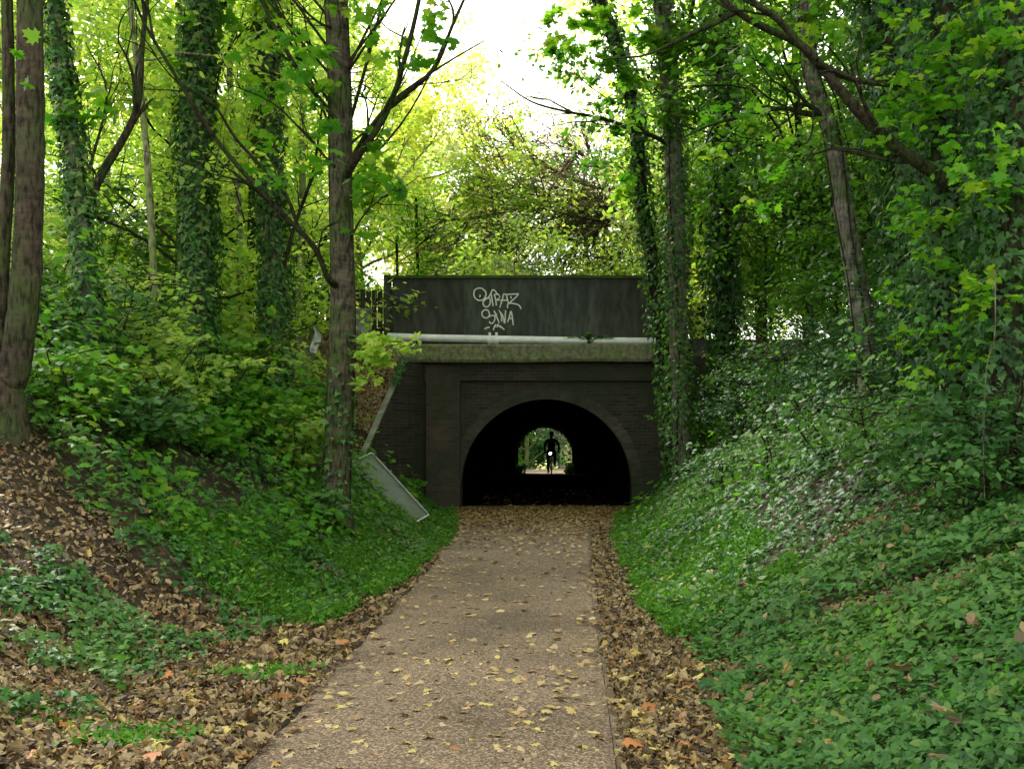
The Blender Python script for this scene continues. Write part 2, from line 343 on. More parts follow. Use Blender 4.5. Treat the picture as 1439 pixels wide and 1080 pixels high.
# ------------------------------------------------------------------ bridge
bridge=empty('brick_bridge',(0,YW,0),'sooty brick bridge with a round arched tunnel, concrete ledge and dark parapet across the path','bridge')
CX=.03; RA=1.92; ZS=.58
def arch(cx,rx,zs,ry,n,zb=-.1,rnd=0):
    pts=[(cx-rx+rnd,zb)]
    pts+=[(cx-rx*math.cos(t),zs+ry*math.sin(t)) for t in np.linspace(0,math.pi,n)]
    pts+=[(cx+rx-rnd,zb)]
    return pts
def wall_with_arch(mb, pts, x0,x1,zt, y0,y1, zb=-.3):
    """wall front at y0 back at y1 around an opening"""
    n=len(pts)
    for y,fl in ((y0,False),(y1,True)):
        V=[];Fc=[]
        for (x,z) in pts: V+= [(x,y,z),(x,y,zt)]
        for i in range(n-1):
            f=(2*i,2*i+2,2*i+3,2*i+1); Fc.append(f if not fl else f[::-1])
        mb.add(V,Fc)
        xl,xr=pts[0][0],pts[-1][0]; xm=min(p[0] for p in pts); xM=max(p[0] for p in pts)
        for (a,b_) in ((x0,xm),(xM,x1)):
            f=(0,1,2,3); mb.add([(a,y,zb),(b_,y,zb),(b_,y,zt),(a,y,zt)],[f if not fl else f[::-1]])
    V=[];Fc=[]
    for (x,z) in pts: V+=[(x,y0,z),(x,y1,z)]
    for i in range(n-1): Fc.append((2*i,2*i+1,2*i+3,2*i+2))
    mb.add(V,Fc)
    mb.add([(x0,y0,zt),(x1,y0,zt),(x1,y1,zt),(x0,y1,zt)],[(0,1,2,3)])
    mb.add([(x0,y0,zb),(x0,y0,zt),(x0,y1,zt),(x0,y1,zb)],[(0,1,2,3)]); mb.add([(x1,y0,zb),(x1,y0,zt),(x1,y1,zt),(x1,y1,zb)],[(3,2,1,0)])
near=arch(CX,RA,ZS,RA,40)
mb=MB(); wall_with_arch(mb,near,-7.5,7.5,3.42,YW,YW+.5); mb.build('abutment_wall',M['brick'],bridge)
# barrel (thin closed shell)
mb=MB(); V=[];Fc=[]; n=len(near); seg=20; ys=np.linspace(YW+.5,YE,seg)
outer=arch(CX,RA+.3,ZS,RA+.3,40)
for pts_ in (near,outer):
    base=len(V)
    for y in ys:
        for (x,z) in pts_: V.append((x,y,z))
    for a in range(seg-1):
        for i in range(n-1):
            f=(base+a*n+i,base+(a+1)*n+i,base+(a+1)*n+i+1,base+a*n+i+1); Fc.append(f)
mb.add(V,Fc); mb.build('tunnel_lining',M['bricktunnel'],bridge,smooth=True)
# far portal, narrower
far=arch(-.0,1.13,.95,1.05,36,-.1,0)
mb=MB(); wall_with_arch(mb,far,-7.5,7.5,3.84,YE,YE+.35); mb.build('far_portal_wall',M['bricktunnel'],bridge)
# arch ring : individual voussoirs in one part
mb=MB(); nb=44
for k in range(nb):
    t0=math.pi*(k+.04)/nb; t1=math.pi*(k+.96)/nb
    pr=[]
    for (t,r) in ((t0,RA-.012),(t0,RA+.23),(t1,RA+.23),(t1,RA-.012)): pr.append((CX-r*math.cos(t),ZS+r*math.sin(t)))
    d=.03+.006*rng.random()
    V=[(x,YW-d,z) for x,z in pr]+[(x,YW+.1,z) for x,z in pr]
    mb.add(V,[(0,1,2,3),(4,7,6,5),(0,4,5,1),(1,5,6,2),(2,6,7,3),(3,7,4,0)])
mb.build('arch_ring',M['brickring'],bridge)
# piers
mb=MB(); mb.box(-2.66,-1.905,YW-.16,YW+.01,-.2,3.24); mb.build('pier',M['brickred'],bridge)
# splayed wing wall, raked top
def wingmesh():
    a=np.array([-2.66,YW-.02]); b_=WB.copy(); d=(b_-a); L_=np.linalg.norm(d); nrm=np.array([-d[1],d[0]])/L_; nrm=nrm if nrm[0]<0 else -nrm
    st=[0,.31,1.0]; mb=MB(); c=MB()
    for m_,off0,off1,lo,hi in ((mb,0,.10,None,0),(c,-.02,.11,.003,.05)):
        V=[]
        for t in st:
            p=a+d*t; zt=min(3.28,4.39-3.57*t)
            q0=p+nrm*off0; q1=p+nrm*off1
            zl=-.3 if lo is None else zt+lo
            for (xy,z) in ((q0,zl),(q1,zl),(q1,zt+hi),(q0,zt+hi)): V.append((xy[0],xy[1],z))
        for k in ((0,1) if lo is None else (1,)):
            o_=4*k; m_.add(V[o_:o_+8],[(0,4,7,3),(1,2,6,5),(3,7,6,2),(0,1,5,4)])
        m_.add(V[:4] if lo is None else V[4:8],[(0,3,2,1)]); m_.add(V[8:],[(0,1,2,3)])
    return mb,c
w_,c_=wingmesh()
ww=w_.build('wing_wall',M['brick'],bridge); c_.build('coping',M['coping'],ww)
# ledge (mossy concrete string course) with drips and weathered edge
mb=MB(); n=90; X=np.linspace(-3.75,2.95,n)
pro=[(-.42,3.30),(-.46,3.36),(-.46,3.66),(-.42,3.70),(.0,3.74),(.0,3.30)]
V=[]
for x in X:
    for (dy,z) in pro:
        j_=.012*mnoise.noise(Vector((x*2.3,dy*7,z*5))); V.append((x,YW+dy+j_,z+j_+.012*math.sin(x*.9)))
k=len(pro); Fc=[]
for a in range(n-1):
    for i in range(k): Fc.append((a*k+i,a*k+(i+1)%k,(a+1)*k+(i+1)%k,(a+1)*k+i))
Fc+= [tuple(range(k))[::-1],tuple((n-1)*k+i for i in range(k))]
mb.add(V,Fc); mb.build('concrete_ledge',M['concrete'],bridge)
mb=MB(); mb.box(-3.6,2.9,YW-.13,YW-.002,2.9,3.28); mb.build('corbel_course',M['brick'],bridge)
# pipe
mb=MB(); P=[at(x,y,YW-.32) for x,y in ((545,474),(600,476),(700,478),(820,480),(931,481))]; P=curve(P,6); P[:,2]+=.02; mb.tube(P,.085,14)
pp=mb.build('pipe',M['pipe'],bridge,smooth=True)
mb=MB(); c0=at(693,478,YW-.32)
mb.tube([c0+np.array([-.12,0,0]),c0+np.array([-.05,0,0])],.105,14); mb.tube([c0+np.array([.05,0,0]),c0+np.array([.12,0,0])],.105,14); mb.tube([c0+np.array([-.05,0,0]),c0+np.array([.05,0,0])],.09,14)
mb.box(c0[0]-.1,c0[0]-.05,c0[1]-.05,c0[1]+.05,c0[2]+.06,c0[2]+.17); mb.box(c0[0]+.05,c0[0]+.1,c0[1]-.05,c0[1]+.05,c0[2]+.06,c0[2]+.17)
mb.build('coupling',M['pipe'],pp,smooth=False)
for x in (-2.9,-.2,1.0,2.3):
    mb=MB(); z=EYE+(VY-(476+(x+2.6)*.9*1.0))/F*(YW-.32); mb.box(x-.03,x+.03,YW-.42,YW-.2,z-.2,z-.06); mb.box(x-.02,x+.02,YW-.33,YW-.31,z-.1,z+.088); mb.build('pipe_bracket',M['steel'],pp)
# parapet panels
yp=YW+.02
segs=[(-3.44,-1.83,'parapetbrown',.02),(-1.83,1.25,'parapet',0.0),(1.25,2.95,'parapetbrown',.015)]
for (a,b_,mm,dy) in segs:
    mb=MB(); mb.box(a,b_,yp+dy,yp+.25,3.745,5.2)
    # shallow seams and a bottom rail
    for x in np.arange(a+.02,b_-.02,.77): mb.box(x,x+.035,yp+dy-.014,yp+dy-.001,3.83,5.16)
    mb.box(a,b_,yp+dy-.02,yp+dy-.001,3.75,3.82)
    mb.build('parapet_panel',M[mm],bridge)
mb=MB(); V=[];X=np.linspace(-3.5,3.0,80)
for x in X:
    w=.02+.015*mnoise.noise(Vector((x*4,0,0)))
    for (dy,z) in ((-.045-w,5.203),(-.045-w,5.245+w),(.3,5.26+w),(.3,5.203)): V.append((x,yp+dy,z))
Fc=[]
for a in range(79):
    for i in range(4): Fc.append((a*4+i,a*4+(i+1)%4,a*4+4+(i+1)%4,a*4+4+i))
mb.add(V,Fc+[(3,2,1,0),(316,317,318,319)]); mb.build('parapet_cap',M['moss'],bridge)
for x in (-3.56,):
    mb=MB(); mb.box(x-.07,x+.07,yp-.03,yp+.28,3.745,5.28); mb.build('parapet_post',M['parapetbrown'],bridge)
# graffiti, traced strokes (zoom coordinates /12 + offset)
def g(pts): 
    out=[]
    for x,y in pts:
        p=at(640+x/12,390+y/12,yp-.002); out.append(p)
    return np.array(out)
strokes=[
 [(500,230),(450,185),(380,180),(325,215),(310,280),(330,340),(380,380),(440,385),(490,350),(515,290),(510,240),(490,215)],
 [(418,290),(410,330)],
 [(490,360),(540,345),(575,350),(590,400),(575,460),(530,495),(485,480),(465,430),(490,380),(560,330),(600,260),(620,215),(650,210),(680,240),(700,275)],
 [(600,270),(615,350),(635,480)],
 [(655,280),(680,380),(690,470)],
 [(655,290),(710,280),(745,310),(740,350),(690,375)],
 [(745,510),(775,420),(800,330),(815,280),(860,285),(1065,275)],
 [(700,380),(800,385),(880,380)],
 [(1065,275),(1010,340),(940,400),(890,450)],
 [(930,310),(945,350)],
 [(880,515),(890,440),(990,440),(1060,460),(1090,490),(1105,530)],
 [(860,285),(880,380),(900,450)],
 [(570,600),(550,555),(500,545),(455,575),(450,630),(480,670),(530,680),(570,640),(575,590)],
 [(550,670),(610,640),(660,650),(665,700),(640,755),(600,775),(570,740)],
 [(650,560),(680,620),(740,770)],
 [(660,650),(700,610)],
 [(735,545),(775,640),(780,740)],[(740,560),(800,650),(830,770),(845,550)],
 [(880,750),(910,660),(935,570),(960,670),(975,800)],
 [(905,690),(965,690)],
 [(490,870),(520,850),(575,835)],[(640,885),(655,830),(685,785)],[(700,790),(760,820),(825,880)],[(670,830),(730,822),(770,850)]]
mb=MB()
for s in strokes:
    P=g(s); 
    if len(P)>2: P=curve(P,5)
    mb.tube(P,.0175,6)
mb.build('graffiti',M['white'],bridge)

mb=MB(); c_=[np.array([-2.66-1.09*t+.0,YW-.1-3*t,min(3.28,4.39-3.57*t)+.04]) for t in np.r_[rng.uniform(.3,.5,14),rng.uniform(.86,1,8)]]
blobs(mb,IVY,c_,.13,9,.085,.8,nrm=(.3,-1.,.6)); mb.build('trailing_ivy',M['ivy'],bridge)
mb=MB(); c_=[]
for k in range(46):
    a=math.pi*(.08+.84*k/45); c_.append((-(1.13)*math.cos(a)*1.0,YE-.12,.95+1.08*math.sin(a)+.03))
c_+=[(s_*rng.uniform(.85,1.15),YE-.25,rng.uniform(.0,.42)) for s_ in (-1,1) for _ in range(26)]
blobs(mb,IVY,c_,.13,14,.09,1.0,nrm=(0,-1.,.3)); mb.build('hanging_ivy',M['ivydark'],bridge)
# ------------------------------------------------------------------ things at the bridge
f=empty('fence',(-4.4,YW+.9,3.86),'dark upright timber fence on the bank left of the bridge parapet','fence')
for k in range(3):
    mb=MB(); x=-6.1+k*1.3; mb.box(x-.05,x+.05,YW+.95,YW+1.05,3.7,5.1); mb.build('post',M['fence'],f)
mb=MB()
for k in range(20):
    x=-6.2+k*.135; mb.box(x,x+.11,YW+.9,YW+.925,3.86+.03*rng.random(),5.05+.05*rng.random())
mb.build('board_panel',M['fence'],f)
mb=MB(); mb.box(-6.2,-3.5,YW+.926,YW+.949,4.1,4.18); mb.box(-6.2,-3.5,YW+.926,YW+.949,4.8,4.88); mb.build('rail',M['fence'],f)
c=empty('utility_cabinet',(-4.15,YW+.3,3.9),'small grey utility cabinet beside the trunk at the left end of the parapet','cabinet')
mb=MB(); mb.box(-4.32,-3.98,YW+.15,YW+.45,3.8,4.5); mb.build('housing',M['cabinet'],c)
mb=MB(); mb.box(-4.34,-3.96,YW+.12,YW+.47,4.503,4.54); mb.build('lid',M['edge'],c)
mb=MB(); mb.box(-4.29,-4.01,YW+.132,YW+.147,3.84,4.46); mb.build('door',M['cabinet'],c)
# leaning framed sheet on the bank
p1,p2,p3=at(522,637,18.6),at(602,724,18.3),at(493,651,18.1)
p4=p3+(p2-p1)
def slab(mb,q,th):
    q=np.array(q); n_=np.cross(q[1]-q[0],q[2]-q[1]); n_/=np.linalg.norm(n_); 
    if n_[2]<0: n_=-n_
    V=np.vstack([q,q-n_*th]); mb.add(V,[(0,1,2,3),(7,6,5,4),(0,4,5,1),(1,5,6,2),(2,6,7,3),(3,7,4,0)]); return n_
pr=empty('discarded_panel',tuple(p4),'grey framed sheet dumped on the grass bank against the wing wall','panel')
mb=MB(); nn=slab(mb,[p1,p2,p4,p3],.02); mb.build('sheet',M['panel'],pr)
mb=MB()
for a,b_ in ((p1,p2),(p2,p4),(p4,p3),(p3,p1)): mb.tube([a+nn*.012,b_+nn*.012],.022,4)
mb.build('frame',M['edge'],pr)
mb=MB(); q=p1+(p2-p1)*.3; mb.tube([q,q+np.array([.06,0,.02])],.02,6); mb.build('catch',M['edge'],pr)

# ------------------------------------------------------------------ trees
def grow(tubes, tips, p, d, L_, r, depth, up=.25, spread=.6, kids=3, droop=0):
    n=5; pts=[p]; dd=d/np.linalg.norm(d)
    for i in range(n):
        dd=dd+rng.standard_normal(3)*.13+np.array([0,0,up*.12-droop*.15]); dd/=np.linalg.norm(dd)
        pts.append(pts[-1]+dd*L_/n)
    pts=np.array(pts); tubes.append((pts,np.linspace(r,r*.45,n+1)))
    if depth==0:
        tips.extend(pts[2:]); return
    for k in range(kids):
        i=rng.integers(2,n+1); nd=dd+rng.standard_normal(3)*spread; nd[2]+=up*.5-droop
        grow(tubes,tips,pts[i],nd,L_*rng.uniform(.5,.75),r*.5,depth-1,up,spread,kids,droop)
    tips.append(pts[-1])

def trunkpath(pix, Y, lean=0, top=None, flare=1.35):
    """pix: (px,py,radius_px) from top to base -> control points base to top, 4 columns"""
    out=[]
    for k,(px,py,rp) in enumerate(pix):
        p=at(px,py,Y); out.append([*p,rp/F*Y])
    out=out[::-1]
    b=out[0]; b[2]=float(h(b[0],b[1]))-.18; b[3]*=flare*1.15; out.insert(1,[b[0]*.9+out[1][0]*.1,b[1],b[2]+.55,out[1][3]*1.08])
    if top:
        a,c_=np.array(out[-2]),np.array(out[-1]); d=(c_-a)[:3]; d/=np.linalg.norm(d)+1e-9; d=d*.5+np.array([0,0,.5]); 
        q=c_.copy(); q[:3]+=d/np.linalg.norm(d)*(top-c_[2]); q[3]=c_[3]*.45; mid=c_.copy(); mid[:3]=c_[:3]*.5+q[:3]*.5+np.array([.1,.1,0]); mid[3]=(c_[3]+q[3])/2
        out+= [list(mid),list(q)]

    C=curve(np.array(out),8)
    C[:,3]=np.maximum(C[:,3],.01)
    return C

def add_ivy(parent, C, n, thick, size, zmin=None, zmax=None, mat='ivy', bare=0, name='ivy'):
    mb=MB(); seg=np.linalg.norm(np.diff(C[:,:3],axis=0),axis=1); cum=np.r_[0,np.cumsum(seg)]
    u=rng.random(n*2)*cum[-1]; P=np.stack([np.interp(u,cum,C[:,k]) for k in range(4)],-1)
    # patchy ivy: lumpy thickness along stem and around it
    a=rng.random(len(u))*2*math.pi
    lump=.55+.45*np.sin(u*2.1+np.sin(a*2+u)*1.3)*np.sin(u*.9+1.7+a)
    keep=np.ones(len(u),bool)
    if zmin is not None: keep&=P[:,2]>zmin
    if zmax is not None: keep&=P[:,2]<zmax
    if bare: keep&=(lump>bare)
    P=P[keep][:n]; a=a[keep][:n]; lump=lump[keep][:n]
    rad=P[:,3]+thick*(.15+.85*rng.random(len(P))**.7)*(.35+.9*lump)
    D=np.stack([np.cos(a),np.sin(a),np.zeros_like(a)],-1)
    Q=P[:,:3]+D*rad[:,None]+rng.standard_normal((len(P),3))*.02
    leaves(mb,IVY,Q,D+np.array([0,0,.45]),size*rng.uniform(.6,1.25,len(Q)),tip=np.array([0,0,-1.])+D*.3,jit=.42)
    # climbing stems
    for k in range(4):
        ph=rng.random()*6; pts=[]
        for c0 in C[::3]:
            ang=ph+.4*math.sin(c0[2]*1.3+k); pts.append([c0[0]+math.cos(ang)*c0[3]*1.03,c0[1]+math.sin(ang)*c0[3]*1.03,c0[2]])
        mb.tube(pts,.014,5,mi=1,wob=.1)
    return mb.build(name,[M[mat],M['barkdark']],parent)

# --- main sycamore by the path (left of the bridge)
def finish_tree(name,label,cat,base,trunk,tubes,sides,bark,crownmb=None,leafmats=None,group=None,bbark=None):
    t=empty(name,(base[0],base[1],float(h(base[0],base[1]))),label,cat,group)
    mb=MB()
    for C in trunk: mb.tube(C[:,:3],C[:,3],sides,wob=.035)
    mb.build('trunk',M[bark],t,smooth=True)
    if tubes:
        limbs=[]
        for p,r in tubes:
            for g_ in limbs:
                if any(np.min(np.linalg.norm(p2-p[0],axis=1))<.004 for p2,_ in g_): g_.append((p,r)); break
            else: limbs.append([(p,r)])
        for g_ in limbs:
            mb=MB()
            for p,r in g_: mb.tube(p,r,6 if np.max(r)>.02 else 4,wob=.03,cap=False)
            mb.build('branch',M[bbark or bark],t,smooth=True)
    if crownmb is not None: crownmb.build('crown',leafmats,t)
    return t
def branch(pix,Y0,Y1,r0,r1):
    n=len(pix); P=[at(x,y,Y0+(Y1-Y0)*k/(n-1)) for k,(x,y) in enumerate(pix)]
    C=curve(P,5); return C,np.linspace(r0,r1,len(C))
def twigs(tubes,C,r,n,L_=.8,up=.3,tips=None,start=.2):
    tp=[] if tips is None else tips
    for _ in range(n):
        i=int(rng.uniform(start,1)*(len(C)-1)); d=C[min(i+1,len(C)-1)]-C[max(i-1,0)]; d=d/np.linalg.norm(d)+rng.standard_normal(3)*.45; d[2]+=up
        grow(tubes,tp,C[i],d,L_*rng.uniform(.5,1.2),max(.006,r*.4),1,up,.5,2)
    return tp

Y=13.6
C=trunkpath([(468,-60,15),(472,0,15),(477,120,15),(479,250,15.5),(482,420,16.5),(478,560,18),(471,722,19)],Y,top=12.5)
tubes=[];tips=[]
BR=[([(482,255),(500,225),(547,150),(580,40),(600,-60)],13.6,12.6,.055,.02),
 ([(484,250),(500,215),(537,160),(607,100),(637,33),(670,-40)],13.6,13.0,.045,.015),
 ([(488,235),(520,180),(563,133),(630,87),(680,58)],13.6,14.4,.032,.008),
 ([(480,200),(490,175),(503,133),(530,33),(548,-50)],13.6,14.2,.035,.015),
 ([(482,400),(490,345),(513,300),(557,263)],13.6,13.2,.022,.006),
 ([(477,175),(463,157),(413,90),(367,0),(340,-60)],13.6,12.8,.04,.02),
 ([(474,105),(460,87),(400,27),(375,-20)],13.6,14.0,.03,.015),
 ([(473,40),(450,33),(410,0)],13.6,13.0,.025,.012),
 ([(479,240),(463,227),(427,187),(380,143),(307,113)],13.6,12.8,.022,.006),
 ([(480,405),(462,392),(440,345),(383,287),(307,200),(243,100),(200,27),(178,-30)],13.6,11.6,.045,.012),
 ([(420,322),(397,267),(333,197),(300,147),(247,113),(213,72)],13.3,12.2,.026,.007),
 ([(383,287),(340,255),(300,245),(240,220)],12.9,12.2,.014,.005)]
for pix,a,b_,r0,r1 in BR:
    Cb,rb=branch(pix,a,b_,r0,r1); tubes.append((Cb,rb)); twigs(tubes,Cb,r0,4,.75,.2,tips)
for k in range(14):
    i=int(rng.uniform(.42,.72)*(len(C)-1)); a=rng.uniform(-.9,.9)+(0 if k%2 else math.pi); d=np.array([math.cos(a)*.75,math.sin(a)*.5,1.0]); d/=np.linalg.norm(d)
    Lb=rng.uniform(2,3.4); Pb=curve([C[i,:3],C[i,:3]+d*Lb*.5+rng.standard_normal(3)*.08,C[i,:3]+d*Lb+np.array([0,0,.35])],6); rb=np.linspace(.02,.006,len(Pb)); tubes.append((Pb,rb)); twigs(tubes,Pb,.012,4,.7,.4,[])
for k in range(12):
    i=-1-int(rng.random()*8); grow(tubes,tips,C[i,:3],np.array([*rng.standard_normal(2),.7]),rng.uniform(2,3.2),.05,2,.25,.6,3)
cm=MB()
blobs(cm,MAPLE,[t for t in tips if t[2]>7.7],.45,16,.17)
low=[at(x,y,Yb) for x,y,Yb in [(535,480,12.9),(520,490,13),(505,500,12.7),(550,484,13.1),(515,520,12.8),(530,535,12.9),(505,478,13.2),(560,478,13.2),(500,515,13.),(518,508,12.7),(540,500,12.9)]]
low+=[at(rng.uniform(500,590),rng.uniform(470,500),rng.uniform(12.6,13.2)) for _ in range(26)]+[at(rng.uniform(498,550),rng.uniform(495,545),rng.uniform(12.6,13.2)) for _ in range(14)]
blobs(cm,MAPLE,low,.12,10,.07,.5,mi=1)
blobs(cm,MAPLE,[at(rng.uniform(500,560),rng.uniform(170,330),rng.uniform(12.4,14)) for _ in range(16)],.25,10,.13)
blobs(cm,MAPLE,[at(rng.uniform(320,465),rng.uniform(0,260),rng.uniform(12,14)) for _ in range(30)],.26,10,.13)
blobs(cm,MAPLE,[at(rng.uniform(490,620),rng.uniform(-20,90),rng.uniform(12,14)) for _ in range(14)],.25,9,.13)
tubes.append(branch([(481,470),(505,486),(540,480),(578,480)],13.6,13.,.018,.004)); tubes.append(branch([(481,470),(500,495),(520,520),(545,540)],13.6,12.8,.014,.004))
syc=finish_tree('sycamore_tree','slim brown sycamore with steep bare forking limbs, nearest the path left of the tunnel','tree',C[0],[C],tubes,14,'bark',cm,[M['green'],M['lime']],bbark='barkdark')
add_ivy(syc,C,900,.07,.075,zmax=3.0,bare=.45)

# --- forked reddish tree at far left edge
Y=9.7
C1=trunkpath([(46,-60,16),(42,0,17),(43,200,18),(36,400,20),(20,520,21),(8,622,24)],Y,top=11)
C2=trunkpath([(10,-60,7),(10,0,8),(12,200,9),(2,400,10),(0,480,12),(4,615,14)],Y+.1,top=9)
tubes=[];tips=[]
for k in range(10): grow(tubes,tips,C1[-1-int(rng.random()*8),:3],np.array([*rng.standard_normal(2),.7]),2.6,.05,2,.25,.6,3)
cm=MB(); blobs(cm,MAPLE,[t for t in tips if t[2]>6.4],.5,12,.18)
blobs(cm,MAPLE,[at(38,118,9.2),at(46,50,9.2),at(25,75,9.2)],.03,2,.12,.5)
finish_tree('forked_tree','reddish brown twin trunked tree rising from bare soil at the left edge of the bank','tree',C1[0],[C1,C2],tubes,14,'barkred',cm,[M['green']])

# --- ivy clad trees, each with its own label
def ivied(name,label,pix,Y,top,nivy,thick,size,bark='barkgrey',ivymat='ivy',crown=True,bare=0,br=(),leaf='green',extra=(),zmax=None,limbs=13,lf=.17):
    C=trunkpath(pix,Y,top=top); tubes=[];tips=[]
    for pix_,a,b_,r0,r1 in br:
        Cb,rb=branch(pix_,a,b_,r0,r1); tubes.append((Cb,rb)); twigs(tubes,Cb,r0,4,.8,.2,tips)
    if crown:
        for k in range(limbs): grow(tubes,tips,C[-1-int(rng.random()*9),:3],np.array([*rng.standard_normal(2),.6]),rng.uniform(2,3),.05,2,.25,.6,3)
    cm=MB(); ztop=EYE+VY/F*Y
    blobs(cm,MAPLE,[t for t in tips if t[2]>ztop+.4],.55,14,lf)
    for (px,py,Yb,rr,n,s) in extra: blobs(cm,MAPLE,[at(px+rng.uniform(-rr,rr),py+rng.uniform(-rr,rr)*.8,Yb+rng.uniform(-.4,.4)) for _ in range(n)],.22,10,s)
    t=finish_tree(name,label,'tree',C[0],[C],tubes,12,bark,cm,[M[leaf]],bbark='barkdark')
    if nivy: add_ivy(t,C,nivy,thick,size,mat=ivymat,bare=bare,zmax=zmax or ztop+1)
    return t,C
G='ivy_clad_tree'
ivied(G,'thin pale trunk with ivy up its right side, second tree from the left edge',[(70,-60,9),(76,0,9),(100,200,10),(124,400,12),(134,552,14)],12,12,3200,.12,.075,br=[([(118,330),(135,260),(190,160),(200,60),(210,-30)],12,13,.06,.02),([(128,230),(150,130),(120,60)],12,12.6,.02,.006)],extra=[(110,150,12,40,8,.12)],lf=.17)
ivied(G,'thickest ivy column on the left bank, dark and shaggy from base to top',[(286,-60,14),(285,0,14),(275,200,14),(278,350,15),(280,492,17)],16,14,6800,.20,.09,extra=[(300,60,16,60,10,.14)])
ivied(G,'ivy covered trunk on the left bank just left of the slim sycamore',[(368,-60,11),(370,0,11),(378,200,12),(385,400,14),(384,562,16)],17,13,5200,.17,.095,br=[([(388,430),(410,330),(440,240),(455,130)],17,17,.04,.015)])
ivied(G,'slender light grey trunk with thin ivy in front of the right end of the bridge',[(925,-60,11),(930,0,11.5),(940,120,12),(950,300,12),(953,450,12.5),(961,645,14)],20.5,15,3600,.20,.09,br=[
  ([(948,210),(915,190),(847,167),(797,157),(747,143),(703,113)],20.5,19.5,.05,.01),([(945,80),(965,40),(985,-40)],20.5,20,.06,.03)],bare=.25,extra=[(840,60,20,70,20,.17),(890,150,20,50,9,.17),(870,262,19.5,14,4,.19),(950,60,20,60,12,.17)])
ivied(G,'curving ivy draped stem leaning left beside the slender grey trunk',[(815,-60,9),(850,20,9),(890,150,9),(903,290,9),(925,420,9),(950,640,11)],21.6,15,3400,.20,.10,bark='barkdark',br=[([(870,90),(900,110),(935,165)],21.5,21,.03,.012)],extra=[(800,50,21,40,8,.17)])
ivied(G,'broad dark ivy trunk standing on the bank right of the parapet end',[(1012,-60,12),(1014,0,12),(1018,300,13),(1021,490,15)],23,16,5500,.28,.12,bark='barkdark',ivymat='ivydark',extra=[(1040,200,22,50,14,.17)])
ivied('leaning_tree','bare mossy leaning trunk with a broken stub on the right bank',[(1135,40,11),(1143,110,11),(1162,165,12),(1172,200,12),(1190,320,14),(1205,400,15),(1222,478,17)],13.6,11,500,.08,.075,bark='barkgrey',bare=.5,br=[
  ([(1160,165),(1125,158),(1093,153),(1010,172),(958,194)],13.6,13.4,.045,.01),([(1158,170),(1140,150),(1120,145)],13.6,13.4,.05,.02)],extra=[(1050,190,13.4,60,14,.11),(1090,60,13.4,50,12,.11),(1070,280,14,50,8,.11)])
BRR=[([(1330,262),(1323,250),(1260,207),(1207,157),(1153,93),(1120,60),(1070,37),(1027,10),(990,-30)],9.6,9.0,.065,.02),
 ([(1125,64),(1093,27),(1053,0),(1030,-30)],9.1,8.8,.035,.02),([(1147,87),(1193,110),(1253,120),(1290,118)],9.2,9.8,.03,.015)]
ivied('dark_ivy_tree','dark ivy tree throwing a long diagonal limb over the right bank',[(1322,-60,16),(1325,50,16),(1328,250,17),(1335,430,18),(1345,600,22)],9.8,9,4200,.38,.075,bark='barkred',ivymat='ivydark',br=BRR,bare=.15,extra=[(1130,20,9.5,60,8,.08),(1290,170,9.5,50,16,.085),(1340,90,9.3,90,30,.085),(1350,330,9.4,80,26,.08),(1330,480,9.3,60,14,.075)],lf=.13)
ivied('dark_ivy_tree','ivy trunk with reddish bark patches right of the leaning trunk',[(1245,-60,17),(1250,50,17),(1275,250,17),(1295,430,19),(1310,560,22)],12,11,5800,.36,.085,bark='barkred',ivymat='ivydark',bare=.12,lf=.15,extra=[(1245,80,11.6,40,14,.09),(1300,300,11.6,45,20,.09),(1300,450,11.6,60,20,.09)])
ivied('dark_ivy_tree','ivy smothered trunk at the right edge of the picture',[(1425,-60,17),(1425,50,17),(1420,250,18),(1415,430,19),(1412,620,22)],9.0,9,4200,.36,.075,bark='barkred',ivymat='ivydark',bare=.1,lf=.13,extra=[(1420,60,8.8,70,20,.08),(1410,230,8.8,70,24,.08),(1420,400,8.8,60,20,.075)])
ivied('dark_ivy_tree','ivy trunk furthest back between the two reddish trunks on the right',[(1372,-60,17),(1374,50,17),(1380,250,18),(1388,430,19),(1392,560,22)],13,11,5800,.42,.09,bark='barkdark',ivymat='ivydark',lf=.15,extra=[(1370,80,12.6,90,26,.1),(1380,260,12.6,90,30,.1)])

# thin saplings stems on left bank
for k,(x0,y0,x1,y1,Y,lab) in enumerate([(180,0,222,450,14.5,'thin bare pole like stem left of the thickest ivy column'),(322,120,338,500,19,'thin pale sapling stem between the two ivy columns'),(425,180,412,470,21,'thin dark stem behind the slim sycamore')]):
    C=trunkpath([(x0,y0-30,4),((x0+x1)/2+6,(y0+y1)/2,5),(x1,y1,6)],Y,top=9.5); tubes=[];tips=[]
    for _ in range(6): i=int(rng.uniform(.4,1)*(len(C)-1)); grow(tubes,tips,C[i,:3],np.array([*rng.standard_normal(2),.8]),1.6,.02,1,.3,.5,3)
    cm=MB(); blobs(cm,OVAL,tips,.35,10,.12)
    finish_tree('young_tree',lab,'tree',C[0],[C],tubes,8,'barkpale',cm,[M['lime']])

